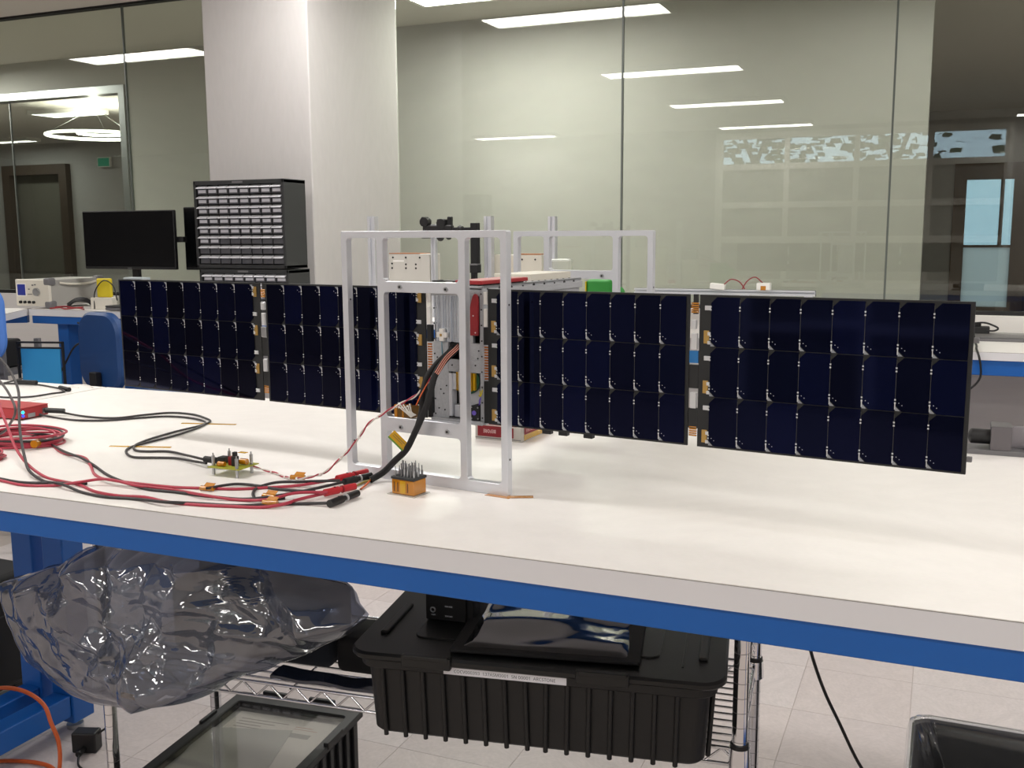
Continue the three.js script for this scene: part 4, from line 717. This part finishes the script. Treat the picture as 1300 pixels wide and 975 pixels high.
// waste bin with a clear liner
{
  const t = thing('waste_bin', 'black waste bin with a crinkled clear liner under the bench', 'bin', [0.17, 0, -1.925]);
  const ringPts = (hx, hz, r, y, n = 12) => { const o = []; for (const [sx, sz, a0] of [[1, 1, 0], [-1, 1, Math.PI / 2], [-1, -1, Math.PI], [1, -1, Math.PI * 1.5]]) for (let i = 0; i <= n; i++) { const a = a0 + i / n * Math.PI / 2; o.push([sx * (hx - r) + r * Math.cos(a), y, sz * (hz - r) + r * Math.sin(a)]); } return o; };
  const loft = (rings) => { const pos = [], idx = [], n = rings[0].length; rings.forEach(R => R.forEach(p => pos.push(...p))); for (let j = 0; j < rings.length - 1; j++) for (let i = 0; i < n; i++) { const a = j * n + i, b = j * n + (i + 1) % n; idx.push(a, a + n, b, b, a + n, b + n); } const g = new THREE.BufferGeometry(); g.setAttribute('position', new THREE.Float32BufferAttribute(pos, 3)); g.setIndex(idx); g.computeVertexNormals(); return g; };
  const bk = std('#07080c', 0.5, 0, { side: THREE.DoubleSide });
  const bottom = ringPts(0.13, 0.11, 0.03, 0.004).map(() => [0, 0.004, 0]);
  part(t, 'bucket', loft([ringPts(0.178, 0.158, 0.034, 0.350), ringPts(0.183, 0.163, 0.036, 0.356), ringPts(0.183, 0.163, 0.036, 0.340), ringPts(0.14, 0.12, 0.03, 0.0), ringPts(0.13, 0.11, 0.03, 0.004), bottom]), bk);
  part(t, 'inner_wall', loft([ringPts(0.178, 0.158, 0.034, 0.350), ringPts(0.135, 0.115, 0.03, 0.012), bottom.map(() => [0, 0.012, 0])]), bk);
  const lin = (hx, hz, r, y, am, s) => ringPts(hx, hz, r, y, 40).map((p, i) => { const k = 1 + am * (Math.abs(perlin.noise(p[0] * 55, p[2] * 55, s)) * -1.8 - Math.abs(perlin.noise(p[0] * 120, p[2] * 120, s + 3)) * 1.3); return [p[0] * k, p[1] + 0.1 * am * perlin.noise(p[0] * 50, p[2] * 50, s + 7), p[2] * k]; });
  part(t, 'liner', loft([lin(0.150, 0.130, 0.03, 0.14, 0.16, 1), lin(0.156, 0.136, 0.032, 0.22, 0.14, 1.3), lin(0.164, 0.144, 0.033, 0.29, 0.11, 1.6), lin(0.172, 0.152, 0.034, 0.335, 0.06, 1.9), lin(0.178, 0.158, 0.036, 0.359, 0.008, 2.2), lin(0.188, 0.168, 0.038, 0.362, 0.006, 2.6), lin(0.1935, 0.1735, 0.038, 0.335, 0.012, 2.9), lin(0.197, 0.177, 0.038, 0.28, 0.022, 3.2), lin(0.200, 0.180, 0.038, 0.22, 0.03, 3.6)]), new THREE.MeshPhysicalMaterial({ color: '#f2f4f6', roughness: 0.10, transmission: 0.94, thickness: 0, ior: 1.8, side: THREE.DoubleSide }), 'crinkled clear liner');
}
single('hanging_cord', 'black power cord hanging from the bench to the floor by the bin', 'cord', tube([[-0.262, 0.823, -2.13], [-0.258, 0.60, -2.21], [-0.240, 0.40, -2.28], [-0.205, 0.285, -2.30], [-0.170, 0.215, -2.30], [-0.118, 0.11, -2.31], [-0.07, 0.03, -2.36], [-0.02, 0.0045, -2.46], [0.10, 0.0045, -2.6]], 0.0040, 70, 8), M.black);
// cords and adapter on the floor at the left
single('extension_cord', 'orange extension cord looping in front of the blue bench leg', 'cord', tube([[-2.45, 0.0055, -1.62], [-2.30, 0.07, -1.70], [-2.17, 0.185, -1.72], [-2.05, 0.205, -1.72], [-1.985, 0.18, -1.72], [-1.955, 0.145, -1.71], [-1.935, 0.10, -1.71], [-1.925, 0.045, -1.70], [-1.93, 0.008, -1.69], [-1.99, 0.0055, -1.735], [-2.06, 0.0055, -1.738], [-2.16, 0.0055, -1.70], [-2.25, 0.0055, -1.62]], 0.0052, 110, 8), M.orange);
{
  const t = thing('power_adapter', 'black power adapter on the floor by the blue bench leg', 'adapter', [-1.987, 0, -1.845], 0.35);
  part(t, 'brick', rbx(-0.032, 0.032, 0, 0.055, -0.02, 0.02, 0.005, 2), M.black); part(t, 'strain_relief', cyl(0.008, 0.03, 0, 0.014, 0.034, 'z', 12), M.black);
  part(t, 'cord', tube([[0, 0.014, 0.045], [0.02, 0.008, 0.09], [0.05, 0.004, 0.12], [0.02, 0.004, 0.16]], 0.003, 24, 6), M.black); part(t, 'cord', tube([[0.03, 0.045, 0], [0.06, 0.07, -0.02], [0.05, 0.14, -0.03], [0.09, 0.19, -0.06]], 0.003, 24, 6), M.black);
}
{
  const t = thing('equipment_case', 'black equipment case standing under the left bench', 'case', [-2.56, 0, -1.98], 0.0);
  part(t, 'shell', rbx(-0.19, 0.19, 0.06, 0.385, -0.10, 0.10, 0.02, 3), M.blackMatte); part(t, 'lid_seam', bx(-0.1905, 0.1905, 0.27, 0.275, -0.1005, 0.1005), M.darkGrey);
  part(t, 'trolley', merge([rbx(-0.16, 0.16, 0.045, 0.065, -0.09, 0.09, 0.006), cyl(0.025, 0.02, -0.12, 0.025, 0.07, 'x'), cyl(0.025, 0.02, 0.10, 0.025, 0.07, 'x'), cyl(0.025, 0.02, -0.12, 0.025, -0.07, 'x'), cyl(0.025, 0.02, 0.10, 0.025, -0.07, 'x')]), M.black);
}

// =====================================================================  BACKGROUND: BENCH WITH CABINETS AND MONITORS
const DT = 0.958;
function drawerCabinet(label, x0, x1, y0, y1, zf, rows, blankFrom, group) {
  const cols = 8, W = x1 - x0, Hh = y1 - y0, D = 0.17;
  const t = thing('drawer_cabinet', label, 'drawer cabinet', [(x0 + x1) / 2, y0, zf], 0, group);
  const shell = std('#2a2b2c', 0.55), pocket = std('#0c0c0d', 0.7), front = std('#59595d', 0.28), lipM = std('#d9d9de', 0.22), cardM = std('#c9c8ce', 0.45);
  part(t, 'housing', merge([rbx(-W / 2, W / 2, 0, 0.018, -D, 0, 0.004), rbx(-W / 2, W / 2, Hh - 0.020, Hh, -D, 0, 0.004), rbx(-W / 2, -W / 2 + 0.016, 0, Hh, -D, 0, 0.004), rbx(W / 2 - 0.016, W / 2, 0, Hh, -D, 0, 0.004), bx(-W / 2, W / 2, 0, Hh, -D, -D + 0.004)]), shell, 'charcoal plastic housing');
  const pw = (W - 0.032) / cols, ph = (Hh - 0.038) / rows, gr = [];
  for (let c = 1; c < cols; c++) gr.push(bx(-W / 2 + 0.016 + c * pw - 0.0015, -W / 2 + 0.016 + c * pw + 0.0015, 0.018, Hh - 0.02, -0.10, -0.012));
  for (let r = 1; r < rows; r++) gr.push(bx(-W / 2 + 0.016, W / 2 - 0.016, 0.018 + r * ph - 0.0015, 0.018 + r * ph + 0.0015, -0.10, -0.012));
  gr.push(bx(-W / 2 + 0.016, W / 2 - 0.016, 0.018, Hh - 0.02, -0.104, -0.10)); part(t, 'grid', merge(gr), pocket);
  const dg = merge([rbx(-pw / 2 + 0.0035, pw / 2 - 0.0035, 0.004, ph * 0.66, -0.020, -0.008, 0.001)]), lg = new THREE.BoxGeometry(pw - 0.006, 0.003, 0.026).rotateX(0.42).translate(0, ph * 0.78, -0.005), cg = bx(-pw / 2 + 0.0085, pw / 2 - 0.0085, 0.010, ph * 0.52, -0.008, -0.0072);
  for (let r = 0; r < rows; r++) for (let c = 0; c < cols; c++) {
    const d = part(t, 'drawer', dg, front); d.position.set(-W / 2 + 0.016 + (c + 0.5) * pw, Hh - 0.02 - (r + 1) * ph, 0);
    part(d, 'drawer_lip', lg, lipM);
    if (r < blankFrom || (r === blankFrom && c < 2)) part(d, 'label_card', cg, cardM);
  }
  part(t, 'maker_plate', bx(-0.03, 0.03, Hh - 0.014, Hh - 0.006, -0.0002, 0.0006), M.midGrey);
  return t;
}
drawerCabinet('upper charcoal cabinet of 64 small drawers in front of the column', -3.312, -2.795, 1.167, 1.577, -3.935, 8, 5);
drawerCabinet('lower charcoal cabinet of small drawers, stacked under the taller one', -3.30, -2.785, DT, 1.163, -3.935, 4, 4);
function monitor(label, x0, x1, y0, y1, z, turn) {
  const t = thing('monitor', label, 'monitor', [(x0 + x1) / 2, DT, z], turn); const W = (x1 - x0) / 2, a = y0 - DT, b = y1 - DT;
  part(t, 'bezel', rbx(-W, W, a, b, -0.02, 0, 0.004), M.black); part(t, 'screen', bx(-W + 0.006, W - 0.006, a + 0.014, b - 0.006, 0, 0.0012), phy('#08090c', 0.22), 'dark switched-off screen'); part(t, 'chin_mark', bx(-0.012, 0.012, a + 0.004, a + 0.008, 0, 0.0012), M.midGrey);
  const s = part(t, 'stand', merge([rbx(-0.02, 0.02, 0.012, (a + b) / 2, -0.06, -0.035, 0.004), rbx(-0.05, 0.05, (a + b) / 2 - 0.05, (a + b) / 2 + 0.05, -0.04, -0.018, 0.004)]), M.black); part(s, 'foot', rbx(-0.11, 0.11, 0, 0.012, -0.10, 0.01, 0.005), M.black);
  if (!turn && z > -4.05) part(t, 'side_bracket', rbx(W - 0.05, W + 0.035, (a + b) / 2 - 0.012, (a + b) / 2 + 0.016, -0.05, -0.02, 0.004), M.black);
}
monitor('black monitor with dark screen beside the grey instrument', -4.085, -3.495, 1.155, 1.447, -4.0, 0.0);
monitor('black monitor half hidden behind the drawer cabinet', -3.535, -3.03, 1.15, 1.463, -4.118, 0.0);
{
  const t = thing('bench_instrument', 'light grey bench instrument with a small blue screen and grey corner bumpers', 'instrument', [-4.272, DT, -4.01]);
  part(t, 'cabinet', rbx(-0.112, 0.112, 0.014, 0.146, -0.18, 0.17, 0.006, 2), std('#a5a39e', 0.5)); part(t, 'front_panel', rbx(-0.116, 0.116, 0.012, 0.148, 0.17, 0.188, 0.006, 2), M.cream, 'cream front panel');
  part(t, 'screen', bx(-0.100, -0.046, 0.066, 0.122, 0.188, 0.1895), new THREE.MeshStandardMaterial({ color: '#1c2258', emissive: '#27307e', emissiveIntensity: 0.35, roughness: 0.3 }), 'small blue screen'); part(t, 'screen_bezel', bx(-0.104, -0.042, 0.062, 0.126, 0.187, 0.1886), M.whiteSatin);
  part(t, 'dial', cyl(0.020, 0.012, 0.034, 0.085, 0.193, 'z', 24), M.satinSteel); part(t, 'key', merge([bx(-0.026, -0.016, 0.095, 0.101, 0.187, 0.190), bx(-0.030, -0.004, 0.07, 0.074, 0.187, 0.190), bx(0.0, 0.012, 0.115, 0.122, 0.187, 0.190), bx(0.018, 0.028, 0.118, 0.124, 0.187, 0.190)]), M.midGrey); part(t, 'jack', merge([-0.08, -0.05, -0.02, 0.01].map(x => cyl(0.007, 0.012, x, 0.032, 0.192, 'z', 12))), M.blackMatte);
  for (const [y, z] of [[0.020, 0.165], [0.136, 0.165], [0.136, -0.16], [0.020, -0.16]]) part(t, 'bumper', rbx(0.078, 0.122, y - 0.020, y + 0.020, z - 0.022, z + 0.026, 0.012, 3), M.midGrey);
  part(t, 'handle', tube([[0.114, 0.128, 0.12], [0.122, 0.120, 0.05], [0.122, 0.120, -0.06], [0.114, 0.128, -0.13]], 0.006, 24, 8), M.cream);
}
{
  const t = thing('parts_pouch', 'yellow packet leaning beside a pale box on the cabinet bench', 'packet', [-3.87, DT, -3.90], 0.2);
  part(t, 'packet', rbx(-0.035, 0.045, 0.06, 0.155, -0.01, 0.012, 0.008, 2), M.yellow); part(t, 'stand', rbx(-0.06, 0.06, 0, 0.06, -0.04, 0.03, 0.003), M.cream);
}
single('carton', 'pale printed carton beside the yellow packet', 'box', rbx(-0.06, 0.06, 0, 0.16, -0.03, 0.03, 0.003), std('#bfc9cc', 0.6), [-3.70, DT, -3.948], 0.0);
{
  const t = thing('laptop', 'closed dark grey laptop on the cabinet bench', 'laptop', [-3.59, DT, -3.862], 0.0);
  part(t, 'base', rbx(-0.19, 0.16, 0.003, 0.018, -0.045, 0.055, 0.004), M.midGrey); part(t, 'lid', rbx(-0.19, 0.16, 0.018, 0.027, -0.045, 0.055, 0.004), M.darkGrey);
}
single('cord_bundle', 'black cord bundle on the bench beside the instrument', 'cord', merge([0, 1, 2, 3].map(k => tube([[-4.09, 0.005 + DT + k * 0.006, -3.87], [-4.06, DT + 0.034 + k * 0.005, -3.885 - k * 0.005], [-3.99, DT + 0.036 + k * 0.005, -3.90], [-3.965, DT + 0.022 + k * 0.004, -3.905], [-3.945, DT + 0.012 + k * 0.004, -3.91]], 0.005, 40, 6))), M.black);
single('red_leads', 'tangle of red leads at the front of the instrument bench', 'cable', merge([tube([[-4.15, DT + 0.004, -3.815], [-4.10, DT + 0.008, -3.83], [-4.05, DT + 0.004, -3.815], [-3.98, DT + 0.009, -3.83], [-3.93, DT + 0.004, -3.82]], 0.004, 40, 6), tube([[-4.13, DT + 0.010, -3.83], [-4.07, DT + 0.014, -3.835], [-4.0, DT + 0.010, -3.825], [-3.95, DT + 0.013, -3.835]], 0.004, 40, 6)]), M.redDeep);
single('draped_cord', 'thin black cord arching over the yellow packet', 'cord', tube([[-3.9, DT + 0.004, -3.86], [-3.90, DT + 0.09, -3.87], [-3.84, DT + 0.145, -3.87], [-3.77, DT + 0.12, -3.86], [-3.74, DT + 0.05, -3.85]], 0.003, 40, 6), M.black);
// blue chair, board in black frame, dark box behind the left end of the bench
{
  const t = thing('task_chair', 'blue padded task chair in front of the cabinet bench', 'chair', [-3.43, 0, -3.63], 2.95);
  const s = roundRect(new THREE.Shape(), -0.15, 0.15, 0.63, 0.985, 0.10);
  part(t, 'backrest', extr(s, 0.05, 0.012, 8).translate(0, 0, -0.2), M.blueDark, 'blue padded backrest'); part(t, 'seat', rbx(-0.22, 0.22, 0.52, 0.59, -0.2, 0.22, 0.03, 3), M.blueDark); part(t, 'back_bar', rbx(-0.025, 0.025, 0.50, 0.72, -0.235, -0.205, 0.004), M.black);
  part(t, 'gas_post', cyl(0.025, 0.42, 0, 0.31, 0), M.black); for (let k = 0; k < 5; k++) { const a = k * Math.PI * 2 / 5; part(t, 'leg', rod([0, 0.10, 0], [0.28 * Math.cos(a), 0.06, 0.28 * Math.sin(a)], 0.018), M.black); part(t, 'caster', cyl(0.026, 0.03, 0.28 * Math.cos(a), 0.026, 0.28 * Math.sin(a), 'x', 14), M.black); }
}
{
  const t = thing('task_chair', 'light blue shell chair at the left edge by the return bench', 'chair', [-3.715, 0, -3.0], 0.3);
  part(t, 'backrest', extr(roundRect(new THREE.Shape(), -0.19, 0.165, 0.80, 1.14, 0.10), 0.04, 0.012, 8), std('#4f7fd0', 0.5)); part(t, 'seat', rbx(-0.2, 0.2, 0.55, 0.60, 0.02, 0.40, 0.02, 3), std('#4f7fd0', 0.5)); for (const [x, z] of [[-0.17, 0.05], [0.17, 0.05], [-0.17, 0.36], [0.17, 0.36]]) part(t, 'leg', rod([x, 0, z], [x * 0.9, 0.56, z], 0.012), M.satinSteel);
  part(t, 'back_post', merge([rod([-0.12, 0.57, 0.03], [-0.12, 0.84, 0.018], 0.01), rod([0.10, 0.57, 0.03], [0.10, 0.84, 0.018], 0.01)]), M.satinSteel);
}
{
  const t = thing('display_board', 'light blue board in a thin black frame standing behind the bench', 'board', [-3.56, 0, -3.2], 0.25);
  part(t, 'panel', rbx(-0.088, 0.094, 0.56, 0.845, -0.006, 0.0, 0.001), M.lightBlue, 'light blue panel'); part(t, 'frame', merge([rbx(-0.106, 0.112, 0.868, 0.876, -0.008, 0.004, 0.001), rbx(-0.106, 0.112, 0.846, 0.852, -0.008, 0.004, 0.001), rbx(-0.106, -0.098, 0, 0.876, -0.008, 0.004, 0.001), rbx(0.104, 0.112, 0, 0.876, -0.008, 0.004, 0.001)]), M.black, 'black frame'); part(t, 'foot', merge([rbx(-0.115, -0.09, 0, 0.015, -0.1, 0.1, 0.003), rbx(0.095, 0.12, 0, 0.015, -0.1, 0.1, 0.003)]), M.black);
}
{
  const t = thing('side_cart', 'grey metal cart with a dark box at the left edge', 'cart', [-3.95, 0, -3.28], 0.2);
  for (const [x, z] of [[-0.16, -0.12], [0.155, -0.12], [-0.16, 0.12], [0.155, 0.12]]) part(t, 'post', rbx(x - 0.012, x + 0.012, 0.04, 0.86, z - 0.012, z + 0.012, 0.002), M.midGrey);
  part(t, 'shelf', rbx(-0.172, 0.167, 0.715, 0.735, -0.132, 0.132, 0.003), M.midGrey); part(t, 'caster', merge([[-0.16, -0.12], [0.155, -0.12], [-0.16, 0.12], [0.155, 0.12]].map(([x, z]) => cyl(0.02, 0.02, x, 0.02, z, 'x'))), M.black);
}
single('dark_box', 'black case with rounded edges on the grey cart', 'case', rbx(-0.12, 0.09, 0, 0.128, -0.09, 0.09, 0.014, 3), M.blackMatte, [-3.94, 0.735, -3.28], 0.2);
single('loop_cord', 'black cord hanging in a loop behind the blue board', 'cord', tube([[-3.92, 0.90, -3.765], [-3.86, 0.88, -3.765], [-3.80, 0.83, -3.77], [-3.76, 0.74, -3.75], [-3.775, 0.66, -3.75], [-3.79, 0.70, -3.76], [-3.83, 0.80, -3.77], [-3.94, 0.79, -3.77], [-4.02, 0.70, -3.77], [-4.07, 0.62, -3.77], [-4.10, 0.40, -3.77], [-4.1, 0.02, -3.8]], 0.005, 110, 6), M.black);

// =====================================================================  BACKGROUND: FIXTURES BEHIND THE SATELLITE
const extrusion = (label, x, z, y0, y1, w) => { const g = [rbx(-w / 2, w / 2, 0, y1 - y0, -w / 2, w / 2, 0.001)]; const m = single('extrusion_post', label, 'post', merge([bx(-w / 2, -w * 0.15, 0, y1 - y0, -w / 2, w / 2), bx(w * 0.15, w / 2, 0, y1 - y0, -w / 2, w / 2), bx(-w * 0.15, w * 0.15, 0, y1 - y0, -w * 0.3, w * 0.3)]), M.aluminium, [x, y0, z], 0, 'aluminium posts behind the satellite'); return m; };
extrusion('slotted aluminium post beside the column, left of the frame', -2.37, -4.0, DT, 1.402, 0.036);
extrusion('thin slotted aluminium post carrying the black clamp', -2.064, -4.0, DT, 1.365, 0.022);
extrusion('slotted aluminium post beside the black pole', -1.80, -4.0, DT, 1.396, 0.033);
extrusion('slotted aluminium post seen through the rear frame', -1.51, -4.0, DT, 1.392, 0.031);
{
  const t = thing('drilled_block', 'pale metal block with drilled holes on the bench behind the frame', 'metal block', [-2.186, DT, -4.05]);
  part(t, 'block', rbx(-0.105, 0.100, 0, 0.278, -0.05, 0.05, 0.002), std('#cfccc5', 0.45, 0.1)); specks(t, 'hole', ([[-0.09, 0.235], [-0.09, 0.215], [-0.02, 0.215], [0.03, 0.215], [-0.02, 0.232], [0.03, 0.232], [-0.02, 0.262], [0.05, 0.262], [-0.085, 0.262]].map(([x, y]) => cyl(0.0045, 0.002, x, y, 0.0505, 'z', 10))), M.black); part(t, 'slot', bx(-0.085, -0.03, 0.243, 0.250, 0.0498, 0.0506), M.whiteSatin); part(t, 'top_edge', bx(-0.105, 0.05, 0.278, 0.281, -0.05, 0.05), M.copper);
}
{
  const t = thing('drilled_block', 'second pale metal plate with holes behind the satellite rear', 'metal block', [-1.66, DT, -4.06]);
  part(t, 'block', rbx(-0.13, 0.09, 0, 0.275, -0.03, 0.03, 0.002), M.cream); specks(t, 'hole', ([[-0.06, 0.255], [0.0, 0.255], [0.06, 0.255], [-0.06, 0.20], [0.02, 0.20]].map(([x, y]) => cyl(0.004, 0.002, x, y, 0.0305, 'z', 10))), M.black); part(t, 'top_edge', bx(-0.04, 0.085, 0.275, 0.279, -0.03, 0.03), M.copper);
}
{
  const t = thing('clamp_arm', 'black articulated camera clamp arm on a black pole behind the frame', 'clamp', [-1.842, DT, -3.95]);
  part(t, 'pole', merge([rbx(-0.016, 0.016, 0.23, 0.41, -0.016, 0.016, 0.002), rbx(-0.019, 0.019, 0.20, 0.235, -0.018, 0.018, 0.002), rbx(-0.016, 0.004, 0.0, 0.20, -0.014, 0.014, 0.002)]), M.blackMatte); part(t, 'pole_ring', rbx(-0.0185, 0.0185, 0.232, 0.239, -0.0185, 0.0185, 0.001), M.midGrey);
  part(t, 'arm', rbx(-0.15, -0.012, 0.378, 0.392, -0.008, 0.008, 0.004), M.blackMatte); part(t, 'elbow', new THREE.SphereGeometry(0.017, 14, 10).translate(-0.068, 0.384, 0), M.black);
  part(t, 'jaw', merge([rbx(-0.245, -0.105, 0.372, 0.402, -0.015, 0.015, 0.006, 2), cyl(0.021, 0.034, -0.236, 0.416, 0, 'z', 10), rbx(-0.252, -0.224, 0.40, 0.438, -0.012, 0.012, 0.004), cyl(0.021, 0.034, -0.155, 0.408, 0, 'z', 10), rbx(-0.178, -0.132, 0.40, 0.428, -0.012, 0.012, 0.006, 2), rbx(-0.128, -0.108, 0.39, 0.438, -0.01, 0.01, 0.004, 2), rbx(-0.255, -0.215, 0.345, 0.375, -0.012, 0.012, 0.006, 2), new THREE.SphereGeometry(0.017, 12, 8).translate(-0.165, 0.350, 0), new THREE.SphereGeometry(0.013, 12, 8).translate(-0.125, 0.352, 0)]), M.black, 'black clamp jaws with knobs');
}
{
  const t = thing('clear_cover', 'small clear plastic cover standing on the bench behind the rear frame', 'plastic cover', [-1.46, DT, -3.95], 0.1);
  part(t, 'cover', rbx(-0.05, 0.055, 0.20, 0.262, -0.03, 0.03, 0.012, 3), new THREE.MeshPhysicalMaterial({ color: '#f1f3ee', roughness: 0.15, transmission: 0.7, thickness: 0, ior: 1.5 })); part(t, 'plinth', rbx(-0.05, 0.05, 0, 0.20, -0.03, 0.03, 0.003), M.cream);
}
{
  const t = thing('green_block', 'bright green plastic block with a rounded cap on the bench behind the rear frame', 'plastic block', [-1.275, DT, -3.93]);
  part(t, 'block', rbx(-0.053, 0.053, 0, 0.180, -0.03, 0.03, 0.012, 2), M.green); part(t, 'round_cap', new THREE.SphereGeometry(0.028, 16, 12).scale(1, 1, 0.8).translate(0.070, 0.125, -0.01), M.green); part(t, 'cap_post', cyl(0.012, 0.11, 0.072, 0.055, -0.01), M.green); part(t, 'yellow_edge', bx(-0.057, -0.053, 0.03, 0.172, 0.0, 0.032), M.yellow);
}
// rail and clips along the glass wall, right bench strip
{
  const t = thing('slotted_rail', 'long slotted aluminium rail standing on the bench along the glass', 'rail', [-0.9, 0.845, -4.93]);
  part(t, 'rail', merge([bx(-0.52, 0.35, 0.180, 0.190, -0.02, 0.02), bx(-0.52, 0.35, 0.198, 0.206, -0.02, 0.02), bx(-0.52, 0.35, 0.180, 0.206, -0.02, 0.004)]), M.aluminium); for (const x of [0.02, 0.32]) part(t, 'post', rbx(x - 0.02, x + 0.02, 0, 0.18, -0.02, 0.02, 0.002), M.aluminium);
}
{
  const t = thing('white_clip', 'tilted white plastic clip on the rail above the right panel', 'clip', [-1.005, 1.0515, -4.915]); part(t, 'body', rbx(-0.035, 0.035, 0, 0.028, -0.02, 0.025, 0.004).rotateZ(-0.10), M.whiteSatin);
  const u = thing('white_clip', 'white plastic clip with an amber tape square on the rail', 'clip', [-0.785, 1.0515, -4.915]); part(u, 'body', rbx(-0.032, 0.032, 0, 0.034, -0.02, 0.025, 0.003), M.whiteSatin); part(u, 'tape', bx(-0.012, 0.012, 0.0, 0.020, 0.025, 0.026), M.kapton);
}
single('red_wire', 'thin red wires arching between the two white clips', 'wire', merge([tube([[-0.972, 1.075, -4.90], [-0.94, 1.10, -4.90], [-0.90, 1.09, -4.90], [-0.872, 1.055, -4.90]], 0.003, 30, 6), tube([[-0.885, 1.055, -4.90], [-0.86, 1.095, -4.90], [-0.825, 1.112, -4.90], [-0.79, 1.085, -4.905]], 0.003, 30, 6)]), std('#8c2530', 0.5));
{
  const t = thing('power_strip', 'grey power raceway along the back of the right bench', 'power strip', [1.0, 0.845, -4.955]);
  part(t, 'channel', rbx(-1.2, 1.4, 0, 0.012, -0.02, 0.07, 0.002), M.midGrey); part(t, 'face', rbx(-1.2, 1.4, 0.012, 0.032, -0.02, 0.045, 0.002), std('#8b8a88', 0.5));
}
{
  const t = thing('plug_adapter', 'black plug pack on the power raceway beside the outer panel', 'adapter', [0.150, 0.877, -4.93]); part(t, 'brick', rbx(-0.045, 0.045, 0, 0.030, -0.02, 0.03, 0.004), M.black); part(t, 'cap', rbx(-0.045, 0.01, 0.030, 0.044, -0.015, 0.02, 0.003), M.black);
  part(t, 'cord', tube([[-0.03, 0.042, 0.02], [0.02, 0.048, 0.03], [0.05, 0.040, 0.03], [0.078, 0.024, 0.03], [0.065, 0.014, 0.03], [0.03, 0.013, 0.03]], 0.004, 40, 6), M.black);
  part(t, 'long_cord', tube([[-0.02, 0.006, 0.03], [-0.015, -0.022, 0.10], [-0.012, -0.027, 0.30], [-0.015, -0.027, 0.475], [-0.008, -0.045, 0.495], [0.001, -0.085, 0.50], [0.003, -0.13, 0.50], [-0.008, -0.155, 0.50], [-0.03, -0.18, 0.50], [-0.10, -0.25, 0.50], [-0.18, -0.6, 0.50], [-0.2, -0.872, 0.50]], 0.0045, 110, 6), M.black);
}
scene.traverse(o => { if (o.isLight && o.shadow) o.castShadow = true; });
renderer.render(scene, camera);
